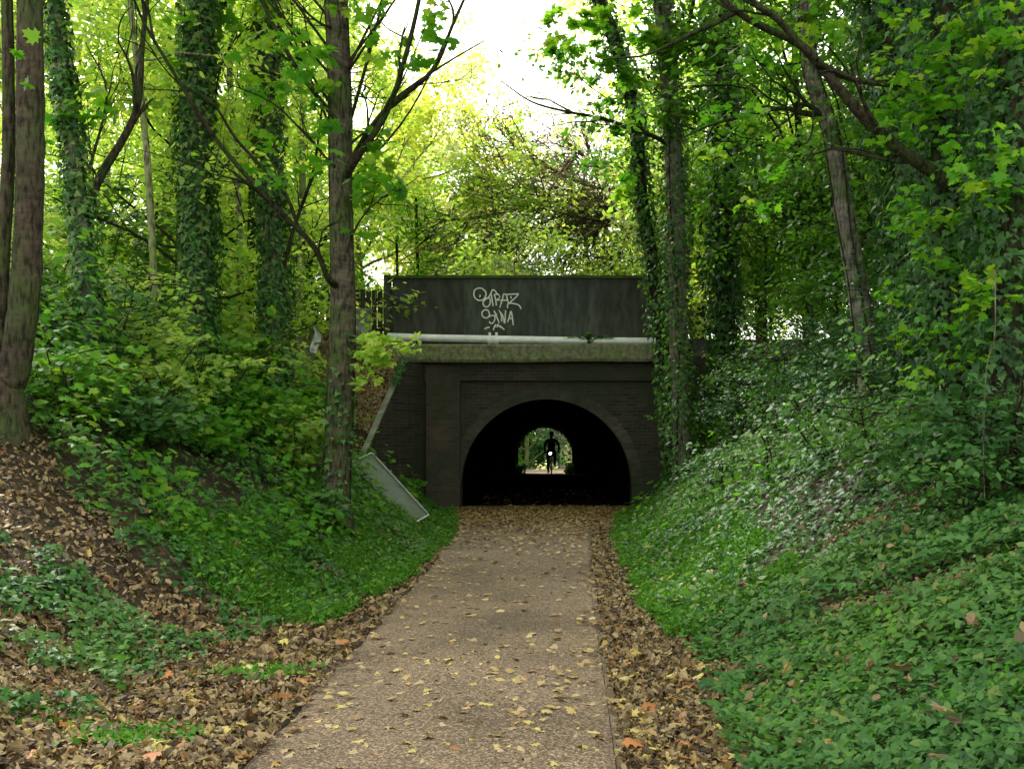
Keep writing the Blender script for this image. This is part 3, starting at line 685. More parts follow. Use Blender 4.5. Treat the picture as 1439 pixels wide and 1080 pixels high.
# --- woodland behind: each tree a thing
DENS=3.0
def wood(px,Y,H,W,mat,bark,label,n,size,zc=None,T=OVAL,low=.25,group=None,rad=.75):
    x=(px-VX)/F*Y; z0=float(h(x,Y)) if (Y<YW or Y>YE+1) else 3.86
    base=np.array([x,Y,z0-.1]); lean=rng.standard_normal(2)*.03*H
    C=curve([[*base,.16*H/12],[x+lean[0]*.4,Y+lean[1]*.4,z0+H*.35,.12*H/12],[x+lean[0],Y+lean[1],z0+H*.85,.04]],8)
    tubes=[];tips=[]
    for k in range(13):
        f_=rng.uniform(low,1)**.9; i=int(f_*(len(C)-1)); a=rng.random()*2*math.pi
        d=np.array([math.cos(a),math.sin(a),rng.uniform(.2,.9)])
        L_=W*.5*math.sqrt(max(.15,1-(f_-.5)**2*2.6)); grow(tubes,tips,C[i,:3],d,L_,.05*H/12,2,.15,.6,3)
    tips=np.array(tips); n=int(n*DENS); sel=tips[rng.integers(0,len(tips),max(20,n//26))]; T=RHOMB if Y>24 else T; size=size*1.12
    cm=MB(); blobs(cm,T,sel,rad,26,size,.6)
    t=empty('woodland_tree',(x,Y,z0),label,'tree',group)
    mb=MB(); mb.tube(C[:,:3],C[:,3],9,wob=.04); mb.build('trunk',M[bark],t,smooth=True)
    mb=MB()
    for p,r in tubes: mb.tube(p,r,4,cap=False)
    mb.build('branches',M[bark],t,smooth=True)
    cm.build('crown',M[mat],t)
WT=[
 (1085,36,5.2,8,'midgreen','barkdark','dense low thicket tree closing the gap right of the broad dark ivy trunk',3000,.17),
 (1150,33,5.0,7,'midgreen','barkdark','dense low thicket tree closing the gap beyond the leaning trunk',3000,.16),
 (1230,31,5.2,7,'midgreen','barkdark','dense low thicket tree in the deep shade far right of the leaning trunk',3000,.16),
 (1030,42,6.0,8,'lime','barkdark','far low tree glimpsed beside the broad dark ivy trunk',2600,.18),

 (1075,24,3.6,5,'midgreen','barkdark','low bushy tree on the bank top right of the broad dark ivy trunk',2200,.12),
 (1130,27,4.2,6,'midgreen','barkdark','low bushy tree far behind the foot of the leaning trunk',2200,.12),
 (1210,23,4.2,5,'midgreen','barkdark','low bushy tree on the bank top right of the leaning trunk',2200,.12),
 (1290,20,4.2,5,'midgreen','barkdark','low bushy tree deep in shade behind the reddish ivy trunk',2200,.12),
 (1010,30,3.6,5,'lime','barkdark','low bright tree beside the right end of the parapet',2200,.13),
 (210,24,3.8,5,'lime','barkdark','low bushy tree on the left bank top behind the bent pole stem',2200,.12),
 (310,27,3.8,6,'lime','barkdark','low bushy tree far behind the thickest ivy column',2200,.12),
 (560,30,4.0,5,'green','barkdark','leafy low tree peeping over the left end of the parapet',1800,.13),
 (650,29.5,1.7,4,'silver','barkdark','pale leaved hawthorn showing just over the parapet above the white writing',1500,.11),
 (760,29,1.7,4,'lime','barkdark','green hawthorn showing just over the middle of the parapet',1500,.11),
 (870,29,1.8,4,'lime','barkdark','green hawthorn showing just over the right end of the parapet',1500,.11),
 (350,22,8,5,'lime','barkdark','bushy green tree between the second ivy column and the fence',2600,.12),
 (440,27.5,9,4.5,'lime','barkdark','green tree directly behind the slim sycamore',2600,.13),
 (100,19,5,5,'lime','barkdark','bushy green tree behind the pale second trunk',2600,.12),
 (250,17.5,6.5,5,'lime','barkdark','bushy green tree left behind the thickest ivy column',2600,.11),
 # px, Y, height, width, material, bark, label, n, size
 (10,17,9,4,'lime','barkpale','yellow green tree high on the bank behind the twin trunked tree',2600,.13),
 (165,25,8,6,'yellow','barkpale','pale yellow leaved tree glowing behind the left bank',3400,.15),
 (225,21,9,6,'lime','barkpale','lime tree with bent pale limbs between the two left ivy trunks',2800,.14),
 (330,26,11,7,'lime','barkpale','bright lime tree behind the thickest ivy column',4200,.15),
 (430,29,12,7,'lime','barkdark','tall lime tree behind the slim sycamore',4600,.16),
 (510,33,14,7,'yellow','barkpale','tall yellow green tree beyond the left half of the parapet',6500,.17),
 (592,37,11.3,7,'yellow','barkpale','rounded yellow tree beyond the parapet left of the sky gap',5500,.18),
 (590,31,5.5,6,'lime','barkdark','low bright green tree leaning over the parapet above the wall',3200,.14),
 (690,42,6.4,9,'lime','barkdark','mid green tree straight beyond the parapet under the sky gap',4800,.18),
 (740,52,7.4,9,'silver','barkpale','small far yellow tree under the sky gap',4200,.2),
 (830,34,7.2,10,'silver','barkpale','pale silvery leaved tree behind the dead branches',4600,.17),
 (700,34,4.6,6,'silver','barkpale','low silvery bush like tree just above the parapet',3000,.14),
 (975,38,11,7,'lime','barkdark','lime tree behind the slender grey trunk',4200,.17),
 (985,30,12,7,'lime','barkdark','green tree behind the right end of the parapet',4600,.15),
 (1070,27,10.5,7,'lime','barkdark','yellow green tree right of the broad dark ivy trunk',4400,.15),
 (1140,22,9.5,6,'midgreen','barkdark','mid green tree behind the leaning trunk',4200,.13),
 (1260,19,9,5,'midgreen','barkdark','dark green tree behind the diagonal limb',4200,.12),
 (1330,16,8.5,6,'midgreen','barkdark','dense green tree behind the reddish ivy trunks',4400,.12),
 (1440,14,8,6,'midgreen','barkdark','dense green tree on the bank top at the right edge',3800,.11),
 (1170,34,13,8,'lime','barkdark','tall bright tree far behind the leaning trunk',4400,.17),
 (40,33,9.5,6,'lime','barkpale','tall far lime tree at the upper left',3600,.17),
 (280,40,12,9,'yellow','barkpale','far golden tree behind the left bank ivy columns',4200,.19),
 (1290,28,12,8,'midgreen','barkdark','tall dark tree deep in the wood at the upper right',4600,.15),
]
for px,Y,H,W,mat,bark,label,n,size in WT:
    wood(px,Y,H,W,mat,bark,label,n,size,low=.04)

# dead brown fallen tree beyond the parapet
root=empty('dead_tree',(4.4,31,3.86),'dead brown tree with bare twiggy limbs sweeping left above the parapet','tree')
C=curve([[4.6,31.2,3.7,.2],[4.0,31,6,.16],[3.2,31,7.6,.13],[2.4,31,8.6,.09]],6)
mb=MB(); mb.tube(C[:,:3],C[:,3],9,wob=.05); mb.build('trunk',M['deadwood'],root,smooth=True)
tubes=[];tips=[]
for pix,a,b_,r0,r1 in [([(905,275),(860,275),(780,283),(700,300),(600,314)],31,30,.075,.012),([(905,270),(850,300),(760,330),(690,355)],31,30,.06,.01),([(895,262),(840,235),(815,215),(800,225)],31,30,.05,.01),
   ([(900,268),(830,262),(760,230),(715,200)],31,30,.05,.01),([(900,275),(840,320),(790,365)],31,30,.05,.012),([(905,280),(880,330),(860,378)],31,30.4,.05,.012),([(900,280),(800,300),(720,330),(650,345)],31,29.4,.045,.01),([(900,272),(820,290),(740,265),(680,262)],31,29.6,.045,.01)]:
    Cb,rb=branch(pix,a,b_,r0,r1); tubes.append((Cb,rb))
    for _ in range(30):
        i=int(rng.uniform(.1,1)*(len(Cb)-1)); d=(Cb[min(i+1,len(Cb)-1)]-Cb[max(i-1,0)]); d=d/np.linalg.norm(d)+rng.standard_normal(3)*.5; d[2]-=.1
        grow(tubes,tips,Cb[i],d,rng.uniform(.8,1.8),.024,2,0,.6,3)
mb=MB()
for p,r in tubes: mb.tube(p,r,4,cap=False)
mb.build('branches',M['deadwood'],root,smooth=True)
cm=MB(); tt=np.array(tips); blobs(cm,OVAL,tt[rng.integers(0,len(tt),800)],.34,14,.09,.7); cm.build('withered_leaves',M['brownleaf'],root)

# --- trees and bushes beyond the tunnel
for px,Y,H,W,mat,lab in [(735,54,6,4,'ivydark','bush seen through the left of the tunnel'),(800,58,7,5,'ivydark','bush seen through the right of the tunnel'),(765,72,12,9,'green','tree closing the view at the end of the tunnel'),(720,64,8,6,'midgreen','tree seen through the tunnel on its left')]:
    wood(px,Y,H,W,mat,'barkdark',lab,2600,.16,low=.02)

# --- bushes and saplings on the banks
def bush(x,y,H,W,mat,n,size,label,T=MAPLE,group=None,name='shrub'):
    z0=float(h(x,y)); t=empty(name,(x,y,z0),label,'shrub',group); st=MB(); cents=[]
    for k in range(5):
        a=rng.random()*6.28; e=np.array([x+math.cos(a)*W*.3,y+math.sin(a)*W*.3,z0+H*rng.uniform(.6,.95)])
        P=curve([[x,y,z0-.08],(np.array([x,y,z0])+e)/2+rng.standard_normal(3)*.06,e],4); st.tube(P,np.linspace(.016,.006,len(P)),5,cap=False)
        for _ in range(3): 
            i=rng.integers(2,len(P)); q=P[i]+rng.standard_normal(3)*np.array([W*.25,W*.25,H*.12]); st.tube([P[i],(P[i]+q)/2+np.array([0,0,.04]),q],[.008,.006,.003],4,cap=False); cents.append(q)
    for _ in range(n//14): 
        v=rng.standard_normal(3); v/=np.linalg.norm(v); v*=rng.random()**.4
        cents.append(np.array([x,y,z0+H*.5])+v*np.array([W*.5,W*.5,H*.5]))
    st.build('stems',M['barkdark'],t)
    cm=MB(); blobs(cm,T,cents,.2*max(.8,W/1.3),12,size,.35,nrm=(0,-.25,1.),jit=.35); cm.build('foliage',M[mat],t)
LB=[(130,470,12.5,1.1,1.5,'ivy','leafy sapling clump right of the pale second trunk'),
 (190,450,14,1.4,1.7,'lime','bright sapling clump high on the left bank between ivy trunks'),
 (235,520,13,1.2,1.6,'lime','rounded green sapling below the thickest ivy column'),
 (300,545,14,1.2,1.6,'green','broad leaved sapling in the middle of the left bank'),
 (340,480,17,1.4,1.8,'lime','tall sapling between the two ivy columns'),
 (350,590,14.2,1.0,1.4,'green','low sapling spilling below the second ivy column'),
 (420,560,15.5,1.2,1.4,'green','yellowish sapling just behind the slim sycamore'),
 (410,640,14.6,1.0,1.2,'lime','lime sapling at the left foot of the slim sycamore'),
 (425,520,18.5,.9,1.4,'green','sapling under the white plastic bag'),
 (200,590,11.5,.7,1.3,'ivy','dark low shrub beside the base of the pale second trunk'),
 (90,560,10.6,.8,1.3,'green','low shrub right of the twin trunked tree'),
 (60,420,14,1.3,1.8,'lime','yellow green sapling behind the twin trunked tree'),
 (280,640,12.6,.6,1.1,'green','knee high sapling low on the left bank'),
 (455,690,13.0,.5,.6,'ivy','ivy clump hugging the slim sycamore base'),
 (240,400,19,2.2,2.4,'green','tall bush at the bank top left of the thickest ivy column'),
 (150,400,18,2.2,2.4,'midgreen','tall bush at the bank top behind the second trunk'),
 (400,430,22.5,1.8,1.8,'midgreen','bush at the bank top beside the timber fence')]
def onbank(px,Yg,pyt):
    return (px-VX)/F*Yg,Yg
for px,py,Y,H,W,mat,lab in LB:
    bush((px-VX)/F*Y,Y,H,W,mat,int(900*W/1.4),.078 if Y<16 else .10,lab)
RB=[(1010,640,15.5,.7,1.4,'ivy','low tangled shrub nearest the tunnel on the right bank'),
 (1080,640,13.5,.7,1.5,'midgreen','low olive shrub in the middle of the right bank'),
 (1100,560,16.5,1.1,1.8,'midgreen','waist high olive shrub below the leaning trunk'),
 (1170,620,12.2,.8,1.6,'ivy','rounded shrub halfway up the right bank'),
 (1040,500,21.5,1.5,2.0,'midgreen','tall shrub between the broad ivy trunk and the leaning trunk'),
 (1250,650,10.2,.8,1.6,'midgreen','olive shrub under the reddish ivy trunks'),
 (1350,690,8.2,.6,1.3,'ivy','low shrub nearest the right edge of the bank'),
 (1180,520,16,1.2,1.8,'ivydark','dark shrub just left of the leaning trunk base'),
 (985,570,22.3,1.5,1.6,'ivydark','dark shrub hiding the right end of the tunnel wall'),
(1080,520,19,1.3,2.0,'ivydark','dark bush on the right bank above the grassy foot'),
 (1120,430,21,1.8,2.4,'midgreen','bush at the top of the right bank behind the leaning trunk'),
 (1040,560,19,1.0,1.5,'ivydark','bush beside the foot of the broad dark ivy trunk'),
 (1150,560,15,1.0,2.0,'ivydark','spreading bush halfway up the right bank'),
 (1250,560,12.5,1.0,1.8,'ivydark','bush below the reddish ivy trunk on the right'),
 (1250,500,15,.9,2.0,'ivydark','bush at the foot of the leaning trunk'),
 (1370,520,11.5,1.4,2.0,'ivydark','bush between the ivy trunks near the right edge'),
 (1430,600,8.2,.9,1.5,'ivydark','bush at the right edge of the picture'),
 (1000,600,20.5,.9,1.2,'green','small green bush between the slender grey trunk and the bank'),
 (1330,640,9.0,.6,1.2,'ivydark','low bush under the diagonal limb tree'),
 (1180,400,24,2.4,3.0,'midgreen','tall bush far back on the right bank top'),
 (1060,400,26,2.4,3.0,'lime','bright bush on the bank top right of the parapet'),
 (1300,440,14,2.0,2.6,'ivydark','tall bush behind the dark ivy trunks'),
 (1440,440,12,2.2,2.6,'ivydark','tallest bush on the bank at the right edge')]
for px,py,Y,H,W,mat,lab in RB:
    bush((px-VX)/F*Y,Y,H,W,mat,int(950*W/1.6),.075,lab,T=IVY if mat=='ivydark' else OVAL)

# small ferny plant on the pipe
t=empty('fern',tuple(at(830,480,YW-.36)),'small green fern growing on the ledge in front of the pipe','plant'); fm=MB()
c0=at(828,481,YW-.4)
for k in range(9):
    a=rng.uniform(-1,1); tip_=c0+np.array([a*.55,-.05+.1*rng.random(),.08+.12*rng.random()*(1-abs(a))+.02]); P=curve([c0,(c0+tip_)/2+np.array([0,0,.07]),tip_],5)
    fm.tube(P,.004,4,cap=False); leaves(fm,OVAL,np.repeat(P,3,axis=0)+rng.standard_normal((len(P)*3,3))*.02,(0,-.3,1),.07,jit=.4)
fm.build('fronds',M['grass'],t)

# white bag caught on a stump
b0=at(443,490,20)
st=empty('tree_stump',(b0[0],20,float(h(b0[0],20))),'pale dead stump on the left bank with the white bag caught on it','stump')
C=curve([[b0[0]-.25,20,float(h(b0[0],20))-.2,.2],[b0[0]-.2,20,b0[2]-.45,.15],[b0[0]-.02,20,b0[2]+.35,.07],[b0[0]+.0,20,b0[2]+.62,.02]],6)
mb=MB(); mb.tube(C[:,:3],C[:,3],9,wob=.08); mb.build('wood',M['barkpale'],st,smooth=True)
mb=MB(); n=14; V=[];
for side in (0,1):
    for i in range(n):
        t_=i/(n-1)
        for j in range(7):
            s_=j/6-.5; w=.015+.06*math.sin(min(1,t_*1.25)*math.pi*.75)
            x=b0[0]+s_*w*2+.05*math.sin(t_*5)+(.05*t_); z=b0[2]+.4-t_*.5
            V.append((x,20-.12-(.06*math.cos(s_*9+t_*6)+.03*math.sin(t_*17+j))*(1 if side==0 else .2)-(.02 if side==0 else -.03),z+.03*math.sin(j*2.1)))
Fc=[]
for s in (0,1):
    o_=s*n*7
    for i in range(n-1):
        for j in range(6):
            f_=(o_+i*7+j,o_+i*7+j+1,o_+i*7+7+j+1,o_+i*7+7+j); Fc.append(f_ if s==0 else f_[::-1])
mb.add(V,Fc); o=mb.build('plastic_bag',M['bag'],smooth=True); tag(o,'crumpled white plastic bag snagged high on the left bank','bag')

# --- fallen branch on the left verge and a few vines
mb=MB(); P=curve([[-2.95,8.35,float(h(-2.95,8.35))+.06],[-2.75,8.2,float(h(-2.75,8.2))+.05],[-2.5,8.1,float(h(-2.5,8.1))+.05],[-2.3,8.0,.05]],5)
mb.tube(P,np.linspace(.018,.008,len(P)),7,wob=.1); mb.tube([P[8],P[8]+np.array([.12,-.1,.04])],[.008,.004],5)
tag(mb.build('fallen_branch',M['barkdark'],smooth=True),'thin dark fallen branch on the leaves at the foot of the left bank','branch')
for k,(pix,Y,lab) in enumerate([([(1398,380),(1398,470),(1386,520),(1382,640),(1384,700)],7.9,'thin pale vine hanging down near the right edge'),([(938,330),(945,390),(949,430),(948,480)],20.2,'pale vine stem on the slender grey trunk')]):
    P=curve([at(x,y,Y) for x,y in pix],6); mb=MB(); mb.tube(P,.0045 if k==0 else .009,6,wob=.1); tag(mb.build('vine',M['barkgrey'],smooth=True),lab,'vine')

# ------------------------------------------------------------------ ground cover
def brown(x,y):
    def strip(ax,ay,bx,by,w):
        a=np.array([ax,ay]); d=np.array([bx-ax,by-ay]); L2=d@d
        t=np.clip(((x-ax)*d[0]+(y-ay)*d[1])/L2,0,1); return np.hypot(x-ax-t*d[0],y-ay-t*d[1])/w
    m=np.minimum.reduce([strip(-5.3,9.6,-4.1,8.7,.5),strip(-4.1,8.7,-2.9,8.7,.27),strip(2.05,7.5,3.0,6.5,.16),strip(-4.2,24,-4.4,22,1.2),strip(2.6,9.6,3.3,9.2,.12)])
    near=np.where((x<-1)&(y<8.2),1.0+.75*bumps(x*2.3+1,y*2.6)+.4*(footL(y)-x),9)
    return np.minimum(m+.25*bumps(x*2,y*2),near)
def offpanel(x,y):
    a=p1[:2]+np.array([-.22,-.25]); d=(p2-p1)[:2]; t=np.clip(((x-a[0])*d[0]+(y-a[1])*d[1])/(d@d),0,.8); return np.hypot(x-a[0]-t*d[0],y-a[1]-t*d[1])>.2
def scatter(n, x0,x1,y0,y1, pw=1.6):
    # more points near the camera
    u=rng.random(n); e=1-pw
    y=(y0**e+u*(y1**e-y0**e))**(1/e) if abs(e)>1e-6 else y0*(y1/y0)**u
    x=rng.uniform(x0,x1,n); return x,y
def nrm_at(x,y):
    e=.05; dx=(h(x+e,y)-h(x-e,y))/(2*e); dy=(h(x,y+e)-h(x,y-e))/(2*e)
    dx=np.clip(dx,-2,2); dy=np.clip(dy,-2,2)
    N=np.stack([-dx,-dy,np.ones_like(dx)],-1); return N/np.linalg.norm(N,axis=1)[:,None]
def inview(x,y,z,m=120):
    px=VX+x/y*F; return (px>-m*2)&(px<1439+m*2)
def cover(name,n,side,mat,label,cat,y0=3.6,y1=23.9,big=1.0,hmax=.16,T=IVY,mask=None,thresh=.0,tipdown=True,pw=1.5):
    x,y=scatter(n,0,1,y0,y1,pw)
    t=rng.random(n)**.8*np.where(y<9,4.5,9.0)
    if side<0: x=footL(y)-t+.12+.1*bumps(x*9,y*3)
    else: x=footR(y)+t-.12+.1*bumps(x*9,y*3)
    ok=inview(x,y,0)&(brown(x,y)>1)&offpanel(x,y)
    if mask is not None: ok&=mask(x,y,t)
    ok&=(rng.random(n)<np.clip(1.15+.9*bumps(x*3.1+5,y*3.7),.12,1))
    x,y=x[ok],y[ok]; N=nrm_at(x,y)
    z=h(x,y); lump=np.clip(.5+.5*bumps(x*1.7+3,y*1.9),0,1)
    tt=np.where(x>0,x-footR(y),footL(y)-x); hh=(rng.random(len(x))**.8)*hmax*(.25+1.1*lump)*(1+2.2*lump**2*np.clip((tt-1.2)/1.5,0,1)*np.clip((y-7)/4,0,1))
    P=np.stack([x,y,z],-1)+N*hh[:,None]
    sz=(.036+.0027*y)*big*rng.uniform(.4,1.5,len(x))
    mb=MB(); d=N.copy(); d[:,2]=0
    tn=np.clip(.18+.22*bumps(x*.8+1,y*.7)+rng.random(len(x))*.5+(rng.random(len(x))>.965)*.5,0,.97)
    q=rng.random(len(x))<np.clip(.12+.25*bumps(x*1.1,y*1.3+2),.03,.5)
    leaves(mb,T,P[~q],N[~q]*.7+np.array([0,-.15,.5]),sz[~q],tip=d[~q]*1.2+np.array([0,-.25,0]),jit=.42,tint=tn[~q])
    leaves(mb,OVAL,P[q]+N[q]*.03,N[q]*.6+np.array([0,-.15,.6]),sz[q]*.95,jit=.6,tint=np.clip(tn[q]+.2,0,1))
    o=mb.build(name,M[mat]); tag(o,label,cat,kind='stuff'); return o
cover('ivy_ground_cover',125000,1,'ivy','glossy dark ivy carpeting the right bank','ivy')
cover('ivy_ground_cover',105000,-1,'ivy','glossy dark ivy carpeting the left bank','ivy')
for side,nm in ((1,'right'),(-1,'left')):
    cover('weed_cover',30000,side,'grass','patches of bright small leaved weeds among ivy on the '+nm+' bank','weeds',big=.8,hmax=.2,T=OVAL,mask=lambda x,y,t:(bumps(x*1.3+4,y*1.1)>.25))
cover('bramble_cover',14000,1,'green','scattered lighter leaves poking through ivy on right bank','undergrowth',y0=9,big=1.0,hmax=.4,T=MAPLE,mask=lambda x,y,t:(bumps(x,y)>.1))
cover('bramble_cover',22000,-1,'green','bright broad leaves of undergrowth over left bank','undergrowth',y0=9.5,big=1.1,hmax=.45,T=MAPLE,mask=lambda x,y,t:(t>.8)&(bumps(x*.8,y)>-.35))
for side in (-1,1):
    x=rng.uniform(0,5,9000); y=rng.uniform(45.2,62,9000); x=(footL(y)-x+.2) if side<0 else (footR(y)+x-.2); N=nrm_at(x,y); mb=MB()
    leaves(mb,OVAL,np.stack([x,y,h(x,y)],-1)+N*rng.random(9000)[:,None]*.35,N+np.array([0,-.3,.6]),.2,jit=.5)
    tag(mb.build('undergrowth',M['green']),'green undergrowth beyond the far end of the tunnel on the '+('left' if side<0 else 'right'),'undergrowth',kind='stuff')
def grass(n,side,label,y0,y1,tm):
    x,y=scatter(n,0,1,y0,y1,1.2); t=rng.random(n)**1.3*tm
    x=(footL(y)-t+.22) if side<0 else (footR(y)+t-.2)
    x=x+.06*bumps(x*9,y*5); ok=(brown(x,y)>1)&offpanel(x,y)&(bumps(x*2.5,y*2.2)>-.45); x,y=x[ok],y[ok]
    N=nrm_at(x,y); P=np.stack([x,y,h(x,y)],-1); s=rng.uniform(.06,.15,len(x))
    d=np.array([0,0,1.])+.35*rng.standard_normal((len(x),3)); mb=MB()
    leaves(mb,BLADE,P+d*s[:,None]*.42,np.array([0,-1.,.2]),s,tip=d,jit=.5)
    leaves(mb,OVAL,P[::2]+np.array([0,0,.07])+.04*rng.standard_normal((len(P[::2]),3)),(0,-.1,1.),rng.uniform(.035,.075,len(P[::2])),jit=.5)
    tag(mb.build('grass',M['grass']),label,'grass',kind='stuff')
grass(46000,-1,'bright green grass at the foot of the left bank',9.4,23.3,1.7)
grass(34000,1,'bright green grass at the foot of the right bank',8.8,23.3,1.3)
def small_grass(cx,cy,r,n,label):
    x=cx+rng.standard_normal(n)*r; y=cy+rng.standard_normal(n)*r*.6
    P=np.stack([x,y,h(x,y)],-1); s=rng.uniform(.05,.11,n); d=np.array([0,0,.6])+.6*rng.standard_normal((n,3)); mb=MB()
    leaves(mb,OVAL,P+np.array([0,0,.05]),np.array([0,-.3,1.]),s*.6,jit=.5); leaves(mb,BLADE,P+d*s[:,None]*.4,np.array([0,-1.,.2]),s,tip=d)
    tag(mb.build('weed_patch',M['grass']),label,'weeds',kind='stuff')
small_grass(-2.25,5.9,.16,380,'small weed patch in the leaf litter bottom left')
small_grass(-3.0,6.2,.18,300,'weed patch at the left edge in the leaf litter')
small_grass(-2.0,7.5,.16,260,'weed patch by the left side of the path')

CURL=[]
for k in range(5):
    V0=MAPLE[0].copy(); V0[:,2]=V0[:,2]*rng.uniform(-1,4)+.14*np.sin(V0[:,0]*rng.uniform(4,9)+k)+.1*np.sin(V0[:,1]*7+k); V0[:,:2]+=rng.standard_normal((len(V0),2))*.05; V0[:,0]*=rng.uniform(.45,1); CURL.append((V0,MAPLE[1]))
# leaf litter on both verges, denser by the tunnel
mb=MB()
def litter(x,y,sz,tn=None,lift=.05,zf=None,mi=0,T=MAPLE,jit=.3):
    N=nrm_at(x,y); z=h(x,y)+.008+rng.random(len(x))*lift; P=np.stack([x,y,z],-1)
    onp=(x>pathL(y)-.02)&(x<pathR(y)+.03); P[onp,2]=.05+.02*rng.random(onp.sum())
    q=rng.random(len(x))<.38; sz=np.broadcast_to(sz,(len(x),)); tn=np.broadcast_to(rng.random(len(x)) if tn is None else tn,(len(x),))
    qi=np.where(q)[0]; g_=rng.integers(0,5,len(qi))
    for k in range(5): leaves(mb,CURL[k],P[qi[g_==k]],N[qi[g_==k]],sz[qi[g_==k]],jit=jit,tint=tn[qi[g_==k]],mi=mi)
    leaves(mb,OVAL,P[~q],N[~q],sz[~q]*.8,jit=jit*1.3,tint=tn[~q]*.9,mi=mi)
x,y=scatter(36000,-4.6,-1.45,3.6,24,1.7); e=np.abs(bumps(x*3,y*2))*.12
ok=((x<pathL(y)+.03)&(x>footL(y)-.35-e-rng.random(len(x))*.4)); x,y=x[ok],y[ok]
litter(x,y,.07*rng.uniform(.3,1.4,len(x)),tn=rng.random(len(x))**1.25,jit=.45)
x,y=scatter(30000,.3,2.6,3.6,24,1.5)
ok=((x>pathR(y)+.02)&(x<footR(y)+.12+rng.random(len(x))*.25)); x,y=x[ok],y[ok]
litter(x,y,.07*rng.uniform(.3,1.4,len(x)),tn=rng.random(len(x))**1.1,jit=.45)
x,y=scatter(90000,-6.4,4,5,24,1.4); ok=(brown(x,y)<1.3)&((x<footL(y))|(x>footR(y))); x,y=x[ok],y[ok]; litter(x,y,.066*rng.uniform(.4,1.3,len(x)),lift=.07,tn=rng.random(len(x))*.85,jit=.45)
# a few on top of the ivy
x,y=scatter(3200,-9,8,4.5,23,1.4); ok=((x<footL(y))|(x>footR(y)))&inview(x,y,0); x,y=x[ok],y[ok]; litter(x,y,.085*rng.uniform(.4,1.25,len(x)),tn=rng.random(len(x)),lift=.2,jit=.5)
# brown bank behind the wing wall
x=rng.uniform(-5.2,-3.1,5000); y=rng.uniform(21.8,24,5000); ok=x<wing_line_x(y)-.1; x,y=x[ok],y[ok]; litter(x,y,.13*rng.uniform(.6,1.2,len(x)),tn=.35+.5*rng.random(len(x)),jit=.6)
tag(mb.build('leaf_litter',M['litter']),'brown and tan fallen leaves covering both verges of the path','leaf litter',kind='stuff')
mb=MB()
x,y=scatter(6500,-1.5,.9,6.0,24,.8); dens=np.clip((y-7)/14,.24,1)**1.6; edge=np.minimum(np.abs(x-pathL(y)),np.abs(x-pathR(y)))
ok=(rng.random(len(x))<dens+.25*np.exp(-edge/.12))&(x<pathR(y)); x,y=x[ok],y[ok]
P=np.stack([x,y,.046+.012*rng.random(len(x))],-1); leaves(mb,MAPLE,P,(0,0,1.),.052*rng.uniform(.4,1.3,len(x)),jit=.2)
x=rng.uniform(-2,1.9,13000); y=24.3-np.abs(rng.standard_normal(13000))*2.6; ok=(y>15); x,y=x[ok],y[ok]
P=np.stack([x,y,.045+.03*rng.random(len(x))],-1); leaves(mb,MAPLE,P,(0,0,1.),.05*rng.uniform(.5,1.2,len(x)),jit=.3,tint=rng.random(len(x))*.75)
x=rng.uniform(-1.6,1.6,500); y=rng.uniform(24.3,32,500); P=np.stack([x,y,.05+0*x],-1); leaves(mb,MAPLE,P,(0,0,1.),.07,jit=.2)
tag(mb.build('path_leaf_litter',M['litterpath']),'orange and yellow leaves strewn over the far path before the tunnel','leaf litter',kind='stuff')

# individual nearest leaves
protos={}
for key,mat in (('yellow','yleaf'),('tan','tleaf'),('orange','oleaf')):
    L_=[]
    for k in range(4):
        m_=MB(); leaves(m_,MAPLE,np.zeros((1,3)),(0,0,1.),1.0,jit=.12,tint=rng.random(1)); o=m_.build('fallen_leaf',M[mat]); L_.append(o.data); bpy.data.objects.remove(o)
    protos[key]=L_
for key,mat in (('yellow','yleaf'),('tan','tleaf'),('orange','oleaf')):
    L_=[]
    for k in range(9):
        V0,Fs=(MAPLE if k%3 else OVAL); V0=V0.copy(); V0[:,2]*=rng.uniform(1.5,5); V0[:,2]+=.12*np.sin(V0[:,0]*rng.uniform(3,8)+k)*rng.uniform(.2,1); V0[:,:2]+=rng.standard_normal((len(V0),2))*.035; V0[:,0]*=rng.uniform(.6,1.05)
        m_=MB(); leaves(m_,(V0,Fs),np.zeros((1,3)),(0,0,1.),1.0,jit=.12,tint=rng.random(1)); o=m_.build('fallen_leaf',M[mat]); L_.append(o.data); bpy.data.objects.remove(o)
    protos[key]=L_
INFO={('yellow','path'):('yellow fallen maple leaf lying on the gravel path','yellow fallen leaves on the near path'),
 ('tan','path'):('tan fallen maple leaf lying on the gravel path','tan fallen leaves on the near path'),
 ('orange','path'):('orange brown fallen maple leaf lying on the gravel path','orange fallen leaves on the near path'),
 ('yellow','verge'):('bright yellow maple leaf on the leaf litter beside the path','yellow fallen leaves on the verges'),
 ('orange','verge'):('orange red maple leaf on the leaf litter beside the path','orange fallen leaves on the verges')}
